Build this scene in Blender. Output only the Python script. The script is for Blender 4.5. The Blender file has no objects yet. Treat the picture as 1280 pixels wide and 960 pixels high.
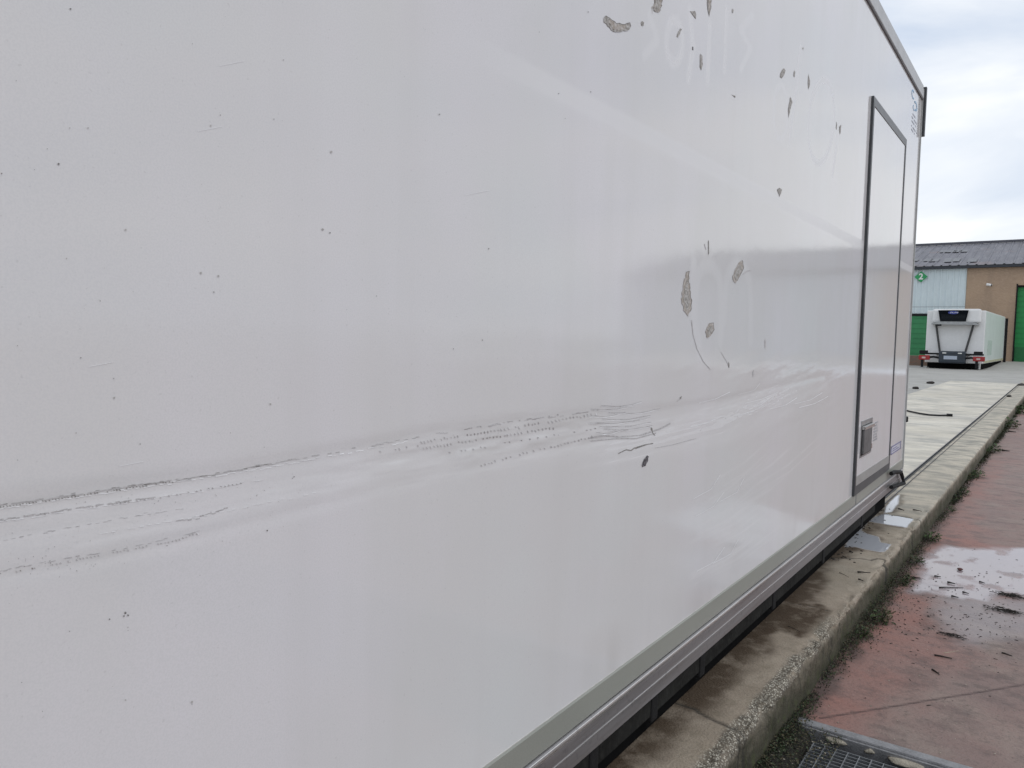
import bpy, bmesh, math, random
import numpy as np
from mathutils import Vector, Matrix
random.seed(7); rng = np.random.default_rng(7)
S = bpy.context.scene; COL = S.collection

# ---------------------------------------------------------------- camera
# world frame: the near box's side wall is the plane X = 0 and runs along +Y; the concrete slab top is Z = 0
R = np.array([[0.8149738429817184, 0.054424371605320064, -0.5769364116009452],
              [0.5791549456407687, -0.042255225395228316, 0.8141216400923369],
              [0.01992948056140583, -0.997623417779557, -0.06595704740502006]])
CX, CZ, F = 0.85, 1.15, 960.0
cam_d = bpy.data.cameras.new('camera'); cam = bpy.data.objects.new('camera', cam_d); COL.objects.link(cam)
r_, u_, b_ = R @ [1, 0, 0], R @ [0, -1, 0], R @ [0, 0, -1]
cam.matrix_world = Matrix(((r_[0], u_[0], b_[0], CX), (r_[1], u_[1], b_[1], 0), (r_[2], u_[2], b_[2], CZ), (0, 0, 0, 1)))
cam_d.sensor_width = 36; cam_d.lens = 36 * F / 1280; cam_d.clip_start = 0.02; cam_d.clip_end = 2000
S.camera = cam

# ---------------------------------------------------------------- sky, sun, exposure
w = bpy.data.worlds.new('World'); S.world = w; w.use_nodes = True
nt = w.node_tree; nt.nodes.clear(); N = nt.nodes.new; L = nt.links.new
out = N('ShaderNodeOutputWorld'); bg = N('ShaderNodeBackground'); bg.inputs[1].default_value = 0.1
sky = N('ShaderNodeTexSky'); sky.sky_type = 'NISHITA'; sky.sun_disc = False
SUN_EL, SUN_ROT = math.radians(50), math.radians(100)
sky.sun_elevation = SUN_EL; sky.sun_rotation = SUN_ROT
tc = N('ShaderNodeTexCoord'); mp = N('ShaderNodeMapping'); mp.inputs['Scale'].default_value = (1, 1, 3.6); mp.inputs['Rotation'].default_value = (0.05, 0.12, .6)
n1 = N('ShaderNodeTexNoise'); n1.inputs['Scale'].default_value = 1.9; n1.inputs['Detail'].default_value = 7; n1.inputs['Roughness'].default_value = .5; n1.inputs['Distortion'].default_value = .5
cr = N('ShaderNodeValToRGB'); cr.color_ramp.elements[0].position = .34; cr.color_ramp.elements[1].position = .60
cr.color_ramp.elements[0].color = (5.7, 6.8, 8.6, 1); cr.color_ramp.elements[1].color = (10.9, 11.1, 11.3, 1)
mx = N('ShaderNodeMix'); mx.data_type = 'RGBA'; mx.inputs[0].default_value = .90
L(tc.outputs['Generated'], mp.inputs[0]); L(mp.outputs[0], n1.inputs['Vector']); L(n1.outputs[0], cr.inputs[0])
L(sky.outputs[0], mx.inputs[6]); L(cr.outputs[0], mx.inputs[7]); L(mx.outputs[2], bg.inputs[0]); L(bg.outputs[0], out.inputs[0])
sd = bpy.data.lights.new('sun', 'SUN'); sd.energy = .7; sd.angle = math.radians(20); sd.color = (1, .97, .93)
so = bpy.data.objects.new('sun', sd); COL.objects.link(so)
# sky's rotation is measured from +Y towards +X
dv = Vector((math.sin(SUN_ROT) * math.cos(SUN_EL), math.cos(SUN_ROT) * math.cos(SUN_EL), math.sin(SUN_EL)))
so.rotation_euler = dv.to_track_quat('Z', 'Y').to_euler()
vs = S.view_settings; vs.view_transform = 'Standard'; vs.look = 'None'; vs.gamma = 1; vs.exposure = 0; vs.use_curve_mapping = False

# ---------------------------------------------------------------- measuring helpers (a pixel's ray met with a real plane)
def ray(p): return R @ np.array([p[0] - 640, p[1] - 480, F], float)
def pan(p, x=0.0):
    d = ray(p); t = (x - CX) / d[0]; return (d[1] * t, CZ + d[2] * t)          # (Y, Z) on a plane of constant X
def gr(p, z=0.0):
    d = ray(p); t = (z - CZ) / d[2]; return (CX + d[0] * t, d[1] * t)          # (X, Y) on a level plane
def fy(p, y):
    d = ray(p); t = y / d[1]; return (CX + d[0] * t, CZ + d[2] * t)            # (X, Z) on a plane of constant Y

# ---------------------------------------------------------------- object helpers
def tag(o, label=None, cat=None, group=None, kind=None):
    for k, v in (('label', label), ('category', cat), ('group', group), ('kind', kind)):
        if v: o[k] = v
    return o
def empty(name, loc=(0, 0, 0), rz=0, **k):
    o = bpy.data.objects.new(name, None); COL.objects.link(o); o.location = loc; o.rotation_euler = (0, 0, rz); return tag(o, **k)
def mk(name, verts, faces, mat, parent=None, smooth=False, attrs=None):
    me = bpy.data.meshes.new(name)
    me.from_pydata([tuple(map(float, v)) for v in verts], [], faces); me.update()
    if smooth: me.polygons.foreach_set('use_smooth', [True] * len(me.polygons))
    for m in (mat if isinstance(mat, (list, tuple)) else [mat]): me.materials.append(m)
    for k, a in (attrs or {}).items():
        at = me.attributes.new(k, 'FLOAT', 'POINT'); at.data.foreach_set('value', np.asarray(a, np.float32).ravel())
    o = bpy.data.objects.new(name, me); COL.objects.link(o)
    if parent: o.parent = parent
    return o
def grid(name, P, mat, parent=None, attrs=None, smooth=True):
    n, m = P.shape[:2]
    me = bpy.data.meshes.new(name); me.vertices.add(n * m); me.vertices.foreach_set('co', P.reshape(-1).astype(np.float32))
    i = np.arange(n * m).reshape(n, m); q = np.stack([i[:-1, :-1], i[1:, :-1], i[1:, 1:], i[:-1, 1:]], -1).reshape(-1)
    nf = (n - 1) * (m - 1); me.loops.add(nf * 4); me.polygons.add(nf)
    me.loops.foreach_set('vertex_index', q.astype(np.int32)); me.polygons.foreach_set('loop_start', np.arange(0, nf * 4, 4, dtype=np.int32))
    me.polygons.foreach_set('loop_total', np.full(nf, 4, np.int32)); me.polygons.foreach_set('use_smooth', np.full(nf, smooth))
    me.update(calc_edges=True); me.validate()
    for k, a in (attrs or {}).items():
        at = me.attributes.new(k, 'FLOAT', 'POINT'); at.data.foreach_set('value', np.asarray(a, np.float32).ravel())
    me.materials.append(mat)
    o = bpy.data.objects.new(name, me); COL.objects.link(o)
    if parent: o.parent = parent
    return o
class MB:
    def __init__(s): s.bm = bmesh.new()
    def box(s, a, b, bev=0.0):
        x0, y0, z0 = a; x1, y1, z1 = b
        g = bmesh.ops.create_cube(s.bm, size=1, matrix=Matrix.Translation(((x0 + x1) / 2, (y0 + y1) / 2, (z0 + z1) / 2)) @ Matrix.Diagonal((abs(x1 - x0), abs(y1 - y0), abs(z1 - z0), 1)))
        if bev:
            es = list({e for v in g['verts'] for e in v.link_edges}); bmesh.ops.bevel(s.bm, geom=es, offset=bev, segments=2, affect='EDGES', profile=.6)
        return s
    def poly(s, pts, depth):          # prism: polygon pts (3-D), extruded by vector depth
        d = Vector(depth); vs_ = [s.bm.verts.new(p) for p in pts]; ve = [s.bm.verts.new(Vector(p) + d) for p in pts]; n = len(pts)
        s.bm.faces.new(vs_); s.bm.faces.new(ve[::-1])
        for i in range(n): s.bm.faces.new((vs_[i], ve[i], ve[(i + 1) % n], vs_[(i + 1) % n]))
        return s
    def tube(s, pts, r, n=8, taper=None):
        pts = [Vector(p) for p in pts]; rings = []
        for i, p in enumerate(pts):
            t = (pts[min(i + 1, len(pts) - 1)] - pts[max(i - 1, 0)]).normalized()
            a = t.cross(Vector((0, 0, 1))); a = a.normalized() if a.length > .05 else Vector((1, 0, 0)); b = t.cross(a)
            rr = r if taper is None else r + (taper - r) * i / (len(pts) - 1)
            rings.append([s.bm.verts.new(p + rr * (math.cos(k * 2 * math.pi / n) * a + math.sin(k * 2 * math.pi / n) * b)) for k in range(n)])
        for i in range(len(rings) - 1):
            for k in range(n): s.bm.faces.new((rings[i][k], rings[i][(k + 1) % n], rings[i + 1][(k + 1) % n], rings[i + 1][k]))
        s.bm.faces.new(rings[0][::-1]); s.bm.faces.new(rings[-1])
        return s
    def build(s, name, mat, parent=None, smooth=False):
        bmesh.ops.recalc_face_normals(s.bm, faces=s.bm.faces)
        me = bpy.data.meshes.new(name); s.bm.to_mesh(me); s.bm.free(); me.materials.append(mat)
        if smooth: me.polygons.foreach_set('use_smooth', [True] * len(me.polygons))
        o = bpy.data.objects.new(name, me); COL.objects.link(o)
        if parent: o.parent = parent
        return o
# numpy value noise
def vn(x, y, seed=0):
    xi = np.floor(x).astype(np.int64); yi = np.floor(y).astype(np.int64); fx = x - xi; fyy = y - yi
    fx = fx * fx * (3 - 2 * fx); fyy = fyy * fyy * (3 - 2 * fyy)
    def h(a, b):
        v = (a * 374761393 + b * 668265263 + seed * 144665) & 0xffffffff; v = ((v ^ (v >> 13)) * 1274126177) & 0xffffffff
        return ((v ^ (v >> 16)) & 0xffff) / 65535.0
    return (h(xi, yi) * (1 - fx) + h(xi + 1, yi) * fx) * (1 - fyy) + (h(xi, yi + 1) * (1 - fx) + h(xi + 1, yi + 1) * fx) * fyy
def fbm(x, y, o=4, seed=0):
    v = 0; a = .5; t = 0
    for k in range(o): v = v + a * vn(x * 2 ** k, y * 2 ** k, seed + k * 17); t += a; a *= .5
    return v / t
def sdist(X, Y, poly):               # signed distance, + inside
    d = np.full(X.shape, 1e9); ins = np.zeros(X.shape, bool); n = len(poly)
    for i in range(n):
        ax, ay = poly[i]; bx, by = poly[(i + 1) % n]; ex, ey = bx - ax, by - ay; l = ex * ex + ey * ey + 1e-12
        t = np.clip(((X - ax) * ex + (Y - ay) * ey) / l, 0, 1); d = np.minimum(d, np.hypot(X - ax - t * ex, Y - ay - t * ey))
        c = ((ay > Y) != (by > Y)); xc = ax + (Y - ay) * ex / (ey if abs(ey) > 1e-12 else 1e-12); ins ^= c & (X < xc)
    return np.where(ins, d, -d)
def sstep(a, b, x): t = np.clip((x - a) / (b - a), 0, 1); return t * t * (3 - 2 * t)
def pdist(X, Y, line):               # distance to polyline and parameter 0..1
    d = np.full(X.shape, 1e9); T = np.zeros(X.shape); n = len(line) - 1
    for i in range(n):
        ax, ay = line[i]; bx, by = line[i + 1]; ex, ey = bx - ax, by - ay; l = ex * ex + ey * ey + 1e-12
        t = np.clip(((X - ax) * ex + (Y - ay) * ey) / l, 0, 1); q = np.hypot(X - ax - t * ex, Y - ay - t * ey); m = q < d
        d = np.where(m, q, d); T = np.where(m, (i + t) / n, T)
    return d, T

# ---------------------------------------------------------------- materials
class Mat:
    def __init__(s, name, col=(.5, .5, .5), rough=.6, metal=0., spec=.5):
        s.m = bpy.data.materials.new(name); s.m.use_nodes = True; s.t = s.m.node_tree; s.n = s.t.nodes; s.b = s.n['Principled BSDF']
        s.b.inputs['Base Color'].default_value = (*col, 1); s.b.inputs['Roughness'].default_value = rough
        s.b.inputs['Metallic'].default_value = metal; s.b.inputs['Specular IOR Level'].default_value = spec; s.c = None; s.col = col; s.co = None
    def l(s, a, b): s.t.links.new(a, b)
    def coord(s, scale=(1, 1, 1)):
        if s.co is None: s.co = s.n.new('ShaderNodeTexCoord')
        m = s.n.new('ShaderNodeMapping'); m.inputs['Scale'].default_value = scale; s.l(s.co.outputs['Object'], m.inputs[0]); return m.outputs[0]
    def noise(s, scale, detail=4, rough=.55, st=(1, 1, 1), lo=.35, hi=.65, dist=0):
        n = s.n.new('ShaderNodeTexNoise'); n.inputs['Scale'].default_value = scale; n.inputs['Detail'].default_value = detail; n.inputs['Roughness'].default_value = rough
        n.inputs['Distortion'].default_value = dist; s.l(s.coord(st), n.inputs['Vector'])
        r = s.n.new('ShaderNodeMapRange'); r.inputs[1].default_value = lo; r.inputs[2].default_value = hi; s.l(n.outputs[0], r.inputs[0]); return r.outputs[0]
    def attr(s, name): a = s.n.new('ShaderNodeAttribute'); a.attribute_name = name; return a.outputs['Fac']
    def math(s, op, a, b=0.0):
        n = s.n.new('ShaderNodeMath'); n.operation = op
        for i, v in enumerate((a, b)):
            if isinstance(v, (int, float)): n.inputs[i].default_value = v
            else: s.l(v, n.inputs[i])
        return n.outputs[0]
    def mix(s, fac, col, k=1.0):
        m = s.n.new('ShaderNodeMix'); m.data_type = 'RGBA'
        if k != 1.0: fac = s.math('MULTIPLY', fac, k)
        s.l(fac, m.inputs[0])
        if s.c is None: m.inputs[6].default_value = (*s.col, 1)
        else: s.l(s.c, m.inputs[6])
        m.inputs[7].default_value = (*col, 1); s.c = m.outputs[2]; s.l(s.c, s.b.inputs['Base Color']); return s
    def mixval(s, inp, fac, a, b):
        r = s.n.new('ShaderNodeMapRange'); r.inputs[3].default_value = a; r.inputs[4].default_value = b; s.l(fac, r.inputs[0]); s.l(r.outputs[0], s.b.inputs[inp]); return s
    def bump(s, h, strength=.3, dist=.005):
        b = s.n.new('ShaderNodeBump'); b.inputs['Strength'].default_value = strength; b.inputs['Distance'].default_value = dist; s.l(h, b.inputs['Height'])
        if s.b.inputs['Normal'].is_linked: s.l(s.b.inputs['Normal'].links[0].from_socket, b.inputs['Normal'])
        s.l(b.outputs[0], s.b.inputs['Normal']); return s
def simple(name, col, rough=.6, metal=0., v=.25, sc=8, bump=0, spec=.5):
    m = Mat(name, col, rough, metal, spec); m.mix(m.noise(sc, 5), tuple(c * (1 - v) for c in col)); m.mix(m.noise(sc * 5.3, 3, lo=.5, hi=.7), tuple(min(1, c * (1 + v)) for c in col), .5)
    if bump: m.bump(m.noise(sc * 6, 3), bump, .004)
    return m.m
# white gelcoat of the box, weathered
def gel(name, grey=0.0):
    m = Mat(name, (.73, .722, .715), .16, 0, .5)
    m.mix(m.noise(1.1, 3), (.705, .70, .69)); m.mix(m.noise(2.2, 4, lo=.45, hi=.7, st=(1, 1, .45)), (.76, .745, .765), .8); m.mix(m.noise(1.7, 3, lo=.5, hi=.7, st=(1, .8, 1.3)), (.715, .735, .725), .7); m.mix(m.noise(7, 5, st=(1, 1, .06), lo=.52, hi=.75), (.63, .62, .605), .25)
    m.mix(m.noise(420, 2, lo=.42, hi=.6), (.66, .66, .66), .4)
    m.mix(m.noise(150, 2, lo=.68, hi=.74), (.48, .47, .46), .25)
    return m
g_ = gel('white gelcoat wall')
g_.mix(g_.attr('scuff'), (.83, .83, .83), .8); g_.mix(g_.attr('ghost_and_stripe'), (.80, .80, .80), .8); g_.mix(g_.attr('grime'), (.42, .40, .37), .6)
gr_ = g_.math('ADD', g_.attr('scuff'), g_.attr('ghost_and_stripe')); gr_.node.use_clamp = True
g_.mixval('Roughness', gr_, .085, .40)
g_.bump(g_.noise(260, 2), .03, .0006); g_.bump(g_.noise(7, 3), .05, .003)
M_panel = g_.m
g2 = gel('white gelcoat door'); g2.bump(g2.noise(260, 2), .03, .0006); g2.bump(g2.noise(6, 3), .05, .003); g2.b.inputs['Roughness'].default_value = .09; M_door = g2.m
M_kick = Mat('grey green kick band', (.31, .32, .28), .4); M_kick.mix(M_kick.noise(3, 4, st=(1, .4, 1)), (.26, .27, .235)); M_kick.mix(M_kick.noise(300, 2), (.34, .34, .31), .5); M_kick = M_kick.m
def alu(name, c, r):
    m = Mat(name, c, r, .85); m.mix(m.noise(6, 5, st=(1, .15, 6)), tuple(x * .78 for x in c)); m.mix(m.noise(60, 3, lo=.58, hi=.7), tuple(x * .6 for x in c), .5)
    m.mixval('Roughness', m.noise(30, 3, st=(1, .05, 1)), r - .08, r + .1); m.bump(m.noise(200, 2, st=(1, .02, 1)), .15, .001); return m.m
M_alu = alu('brushed aluminium rail', (.40, .385, .385), .48); M_alul = alu('bright aluminium edge', (.9, .9, .89), .3); M_chrome = alu('chrome', (.75, .74, .72), .12)
M_black = simple('black rubber', (.012, .012, .013), .7, v=.35, sc=20, bump=.2, spec=.25)
M_gasket = simple('dark door gasket', (.055, .060, .065), .45, v=.25, sc=20)
M_gasketg = simple('grey door gasket', (.15, .155, .16), .45, v=.2, sc=20)
M_frame = simple('painted underframe', (.020, .020, .018), .8, v=.6, sc=7, bump=.3, spec=.2)
M_mark_d = simple('dark scrape', (.32, .305, .285), .75, v=.5, sc=90)
M_mark_m = simple('mid scrape', (.57, .555, .55), .7, v=.3, sc=90)
M_mark_l = simple('bright scrape', (.86, .86, .86), .5, v=.05, sc=90)
M_speck = simple('tar speck', (.38, .37, .36), .7, v=.5, sc=200)
M_speck_l = simple('faint speck', (.50, .485, .465), .7, v=.2, sc=200)
def peelm(name, a, b):
    m = Mat(name, a, .8); m.mix(m.noise(120, 4, lo=.42, hi=.58), b); m.bump(m.noise(160, 3), .5, .002); return m.m
M_peel = peelm('peeled patch grey', (.31, .295, .27), (.50, .485, .46)); M_peelt = peelm('peeled patch tan', (.40, .36, .31), (.52, .49, .46)); M_hole = peelm('gouged hole', (.06, .055, .06), (.20, .19, .20))

# concrete of the kerb, with worn edge, stains, painted contact shade, standing water
def wetmix(m, fac, metal=.0):
    m.mixval('Roughness', fac, .85, .03)
k_ = Mat('kerb concrete', (.29, .235, .180), .88)
k_.mix(k_.noise(5, 6, .6), (.41, .345, .275), .8); k_.mix(k_.noise(1.2, 3, lo=.4, hi=.62), (.23, .195, .145), .6); k_.mix(k_.noise(14, 5, .7, lo=.5, hi=.68), (.17, .145, .10), .55)
k_.mix(k_.attr('dry'), (.55, .50, .41), .85); k_.mix(k_.math('MULTIPLY', k_.attr('dry'), k_.noise(5, 6, .65, st=(.7, 1.3, 1), lo=.42, hi=.58)), (.24, .235, .205), .85)
k_.mix(k_.noise(90, 3, lo=.55, hi=.7), (.14, .135, .11), .35)
vo = k_.n.new('ShaderNodeTexVoronoi'); vo.inputs['Scale'].default_value = 165; k_.l(k_.coord(), vo.inputs['Vector'])
vr = k_.n.new('ShaderNodeValToRGB'); vr.color_ramp.elements[0].position = .25; vr.color_ramp.elements[0].color = (.62, .59, .50, 1); vr.color_ramp.elements[1].position = .52; vr.color_ramp.elements[1].color = (.15, .13, .10, 1)
k_.l(vo.outputs['Distance'], vr.inputs[0])
mm = k_.n.new('ShaderNodeMix'); mm.data_type = 'RGBA'
vc = k_.n.new('ShaderNodeHueSaturation'); k_.l(vr.outputs[0], vc.inputs['Color'])
sp_ = k_.n.new('ShaderNodeSeparateColor'); k_.l(vo.outputs['Color'], sp_.inputs[0]); vv_ = k_.n.new('ShaderNodeMapRange'); vv_.inputs[3].default_value = .25; vv_.inputs[4].default_value = 1.15; k_.l(sp_.outputs[0], vv_.inputs[0]); k_.l(vv_.outputs[0], vc.inputs['Value'])
k_.l(k_.math('MULTIPLY', k_.attr('agg'), .85), mm.inputs[0]); k_.l(k_.c, mm.inputs[6]); k_.l(vc.outputs[0], mm.inputs[7]); k_.c = mm.outputs[2]
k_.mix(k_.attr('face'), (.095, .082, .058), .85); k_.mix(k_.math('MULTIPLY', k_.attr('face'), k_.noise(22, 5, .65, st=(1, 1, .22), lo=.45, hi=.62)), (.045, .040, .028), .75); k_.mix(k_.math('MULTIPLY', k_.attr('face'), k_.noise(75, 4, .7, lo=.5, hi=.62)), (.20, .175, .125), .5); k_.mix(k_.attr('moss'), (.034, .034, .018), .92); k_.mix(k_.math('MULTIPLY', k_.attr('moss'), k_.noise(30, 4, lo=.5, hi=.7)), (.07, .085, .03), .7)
k_.mix(k_.math('MULTIPLY', k_.attr('stain_shade'), k_.noise(9, 5, .6, lo=.2, hi=.5)), (.055, .034, .018), .95); k_.mix(k_.attr('joint'), (.035, .032, .026), .92)
k_.mix(k_.attr('wet'), (.44, .46, .50), .92)  # pale bluish tone paints the sky's reflection into the puddles
k_.mixval('Roughness', k_.attr('wet'), .86, .02); k_.mixval('Metallic', k_.attr('wet'), 0, 0.0)
k_.mixval('Specular IOR Level', k_.attr('wet'), .35, 1.0)
bh = k_.math('MULTIPLY', k_.math('SUBTRACT', 1.0, k_.attr('wet')), k_.noise(120, 4))
k_.bump(bh, .5, .003); k_.bump(k_.math('MULTIPLY', k_.attr('agg'), vo.outputs['Distance']), -.9, .006)
M_kerb = k_.m
def slab(name, a, b, c, st=(.4, 2.0, 1)):
    m = Mat(name, a, .85); m.mix(m.noise(1.3, 6, .62, st=st, lo=.42, hi=.6), b, .9); m.mix(m.noise(3.4, 6, .65, st=(.7, 1.5, 1), lo=.46, hi=.6), c, .8); m.mix(m.noise(.35, 3), tuple(x * .8 for x in a), .6)
    m.mix(m.noise(60, 3, lo=.5, hi=.7), tuple(x * .7 for x in a), .4); m.mixval('Roughness', m.noise(1.2, 4, st=st), .5, .9); m.bump(m.noise(70, 4), .3, .003); return m.m
M_plat = slab('pale cast concrete slab', (.56, .52, .44), (.30, .295, .27), (.72, .67, .56), (.9, 1.2, 1))
M_yard = slab('grey yard surface', (.37, .36, .335), (.41, .40, .36), (.31, .305, .285), (1, 1, 1))
p_ = Mat('red painted pavement', (.30, .150, .122), .66)
p_.mix(p_.noise(2.2, 5, .6, st=(.8, 1.4, 1), lo=.38, hi=.62), (.265, .165, .142), .8)
p_.mix(p_.attr('grey'), (.205, .158, .142), .92); p_.mix(p_.math('MULTIPLY', p_.attr('grey'), p_.noise(5, 5, .6, lo=.45, hi=.66)), (.31, .25, .21), .7)
p_.mix(p_.noise(8, 6, .68, st=(.9, 1.2, 1), lo=.49, hi=.70), (.11, .08, .073), .75); p_.mix(p_.noise(45, 4, .7, lo=.58, hi=.75), (.29, .18, .15), .5); p_.mix(p_.noise(170, 2, lo=.6, hi=.7), (.08, .055, .05), .5)
p_.mix(p_.attr('dark'), (.050, .040, .036), .75); p_.mix(p_.attr('joint'), (.045, .025, .024), .95); p_.mix(p_.attr('wet'), (.34, .30, .32), .9)  # wet patches carry a painted pale sheen in their base colour
p_.mixval('Roughness', p_.attr('wet'), .62, .06); p_.mixval('Specular IOR Level', p_.attr('wet'), .4, 1.0)
p_.mix(p_.math('MULTIPLY', p_.math('SUBTRACT', 1.0, p_.attr('wet')), p_.noise(20, 5, .72, lo=.54, hi=.66)), (.10, .07, .062), .5); p_.bump(p_.math('MULTIPLY', p_.math('SUBTRACT', 1.0, p_.attr('wet')), p_.noise(60, 5, .65)), .35, .004)
M_pave = p_.m
M_soil = simple('damp soil', (.035, .032, .022), .9, v=.6, sc=40, bump=.8)
M_leaf = [simple('weed leaf a', (.055, .095, .022), .6, v=.3, sc=60), simple('weed leaf b', (.035, .058, .018), .65, v=.3, sc=60), simple('withered leaf', (.10, .085, .045), .8, v=.35, sc=60)]
M_twig = simple('dead bark', (.028, .022, .018), .85, v=.4, sc=80, bump=.4)
M_stone = simple('pale stone', (.42, .38, .31), .85, v=.35, sc=40, bump=.5)
M_steel = simple('weathered galvanised steel', (.30, .30, .31), .5, metal=.45, v=.3, sc=30, bump=.2)
M_grate = simple('galvanised grate bars', (.22, .23, .24), .45, metal=.4, v=.3, sc=60)
M_dark = simple('dark pit and underside shade', (.006, .006, .006), .95, spec=.05)

# ---------------------------------------------------------------- ground
SK = .0068                                   # the slab and kerb are turned a touch from the box
def yard_z(y): return .18 * sstep(39, 48, y)
xs = np.concatenate([np.linspace(-400, -30, 10), np.linspace(-28, 28, 30), np.linspace(30, 400, 10)]); ys = np.concatenate([np.linspace(-300, -10, 8), np.linspace(0, 60, 61), np.linspace(70, 900, 14)])
X, Y = np.meshgrid(xs, ys, indexing='ij'); Z = yard_z(Y) - .004
# the yard is kept off the low red pavement on the right of the kerb (X > .155, Y < 34)
def yard_patch(x0, x1, y0, y1, nx, ny):
    X, Y = np.meshgrid(np.linspace(x0, x1, nx), np.linspace(y0, y1, ny), indexing='ij'); return np.stack([X, Y, yard_z(Y) - .004], -1)
parts = [yard_patch(-400, -.3, -300, 900, 40, 601), yard_patch(-.3, .45, 26.1, 33.5, 3, 8), yard_patch(-.3, 400, 33.5, 900, 60, 434)]
v = []; f = []
for P in parts:
    n, m = P.shape[:2]; o0 = len(v); v += [tuple(p) for p in P.reshape(-1, 3)]
    f += [(o0 + i * m + j, o0 + (i + 1) * m + j, o0 + (i + 1) * m + j + 1, o0 + i * m + j + 1) for i in range(n - 1) for j in range(m - 1)]
tag(mk('yard_ground', v, f, M_yard), kind='structure', label='grey concrete yard reaching to the warehouse', cat='ground')

# cast slab beside the kerb
ys = np.linspace(-3, 26.1, 200); us = np.linspace(-1.87, -.178, 30)
U, Y = np.meshgrid(us, ys, indexing='ij'); P = np.stack([U + SK * Y, Y, .004 + .003 * fbm(U * 2, Y * 2)], -1)
slab_o = tag(grid('slab', P, M_plat), kind='structure', label='pale cast concrete slab ahead of and under the near box', cat='paving')
# steel edge strips beside the groove
st = MB()
for (a, b, h) in ((-.186, -.178, .008), (-.166, -.161, .006), (-.128, -.124, .007)):
    st.poly([(a + SK * -3, -3, -.03), (b + SK * -3, -3, -.03), (b + SK * -3, -3, h), (a + SK * -3, -3, h)], (SK * 29.2, 29.2, 0))
tag(st.build('steel_edging', simple('rusty steel strip', (.10, .10, .105), .5, metal=.4, v=.4, sc=10)), kind='structure', label='thin steel edging along the groove between slab and kerb', cat='edging')
tag(MB().poly([(-.20 - .02, -3, -.06), (-.15 - .02, -3, -.06), (-.15 - .02, -3, -.035), (-.20 - .02, -3, -.035)], (SK * 29.2, 29.2, 0)).build('groove_bed', M_dark), kind='structure')

# kerb
KZ = -.15
ys = np.concatenate([np.linspace(-2, 1.4, 40), np.arange(1.41, 6, .0085), np.arange(6, 12, .03), np.arange(12, 33.5, .12), [33.5]])
top = np.linspace(-.160, .112, 46); rad = .020
arc = [( .135 + rad * math.sin(a), -rad + rad * math.cos(a)) for a in np.linspace(0, math.pi / 2, 16)]
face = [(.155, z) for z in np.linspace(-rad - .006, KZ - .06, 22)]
prof = [(x, 0.) for x in top] + [(.126, 0)] + arc + face
prof = [(-.160, -.05)] + prof
px_ = np.array([p[0] for p in prof]); pz_ = np.array([p[1] for p in prof])
arcl = np.concatenate([[0], np.cumsum(np.hypot(np.diff(px_), np.diff(pz_)))])
PX, YY = np.meshgrid(px_, ys, indexing='ij'); PZ = np.repeat(pz_[:, None], len(ys), 1); AL = np.repeat(arcl[:, None], len(ys), 1)
edge = np.exp(-((AL - (arcl[47] + .02)) / .035) ** 2)
nearf = 1 - sstep(5.2, 7.5, YY)
edge2 = np.exp(-((AL - (arcl[47] + .012)) / .040) ** 4) * (.35 + .65 * (1 - sstep(2.9, 3.6, YY))) * nearf
ragged = sstep(.42, .72, fbm(AL * 28, YY * 14, 4, 5) * .75 + edge2 * .38)
agg = np.clip(edge2 * 1.2 * ragged, 0, 1); agg = np.maximum(agg, .55 * sstep(.5, .62, fbm(AL * 40, YY * 18, 3, 44)) * (AL > arcl[50]) * sstep(-.14, -.03, PZ) * sstep(4.2, 3.2, YY))
peb = fbm(AL * 160, YY * 160, 2, 9); chunk = fbm(AL * 22, YY * 14, 3, 3)
amp = (.005 * agg * (peb - .35) - .020 * edge * sstep(.42, .75, chunk) * (.4 + .6 * nearf) + .0025 * (fbm(AL * 12, YY * 6, 3, 2) - .5) + .006 * (fbm(AL * 3, YY * 1.2, 2, 21) - .5) * (AL > arcl[2]) + .011 * (fbm(AL * 30, YY * 16, 4, 23) - .5) * (AL > arcl[56]))
nx = np.gradient(pz_, arcl) * -1; nz = np.gradient(px_, arcl)
WX = PX + SK * YY; top_m = (AL < arcl[46])
def kp(pts): return [gr(p, 0.) for p in pts]
stains = [[(1000, 752), (1028, 757), (1052, 764), (1040, 785), (1028, 797), (1000, 796), (975, 790), (950, 801), (915, 806), (900, 800), (935, 775), (975, 735), (1018, 700), (1024, 708), (1012, 728)],
          [(870, 835), (900, 812), (918, 816), (902, 838), (886, 842), (874, 864), (860, 862)],
          [(835, 864), (866, 884), (852, 893), (838, 907), (812, 908), (815, 885)],
          [(795, 900), (828, 914), (824, 934), (802, 940), (792, 962), (772, 985), (740, 970)]]
stain_shade = np.zeros_like(WX)
wob = (fbm(WX * 16, YY * 9, 4, 31) - .5) * .07
for k, s_ in enumerate(stains):
    stain_shade = np.maximum(stain_shade, sstep(-.018, .025, sdist(WX, YY, kp(s_)) + wob) * (.85 if k else 1))
core = sstep(-.02, .05, sdist(WX, YY, kp([(985, 760), (1035, 762), (1040, 775), (1020, 782), (990, 778)])))
stain_shade = np.clip(stain_shade * (.62 + .5 * (fbm(WX * 9, YY * 7, 4, 8) - .3)) + core * .5 * (.4 + fbm(WX * 8, YY * 8, 3, 28)), 0, 1) * top_m; stain_shade = np.clip(stain_shade * 1.45, 0, 1) * sstep(arcl[47], arcl[38], AL + (fbm(WX * 30, YY * 20, 3, 62) - .5) * .05)
shade_strip = sstep(.20, .10, (WX - SK * YY) + .16 + (fbm(YY * 5, WX * 6, 4, 12) - .5) * .22) * sstep(5.6, 4.9, YY) * top_m * .95  # painted contact shadow beside the box, blotched in with the real stains
stain_shade = np.maximum(stain_shade, shade_strip)
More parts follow.
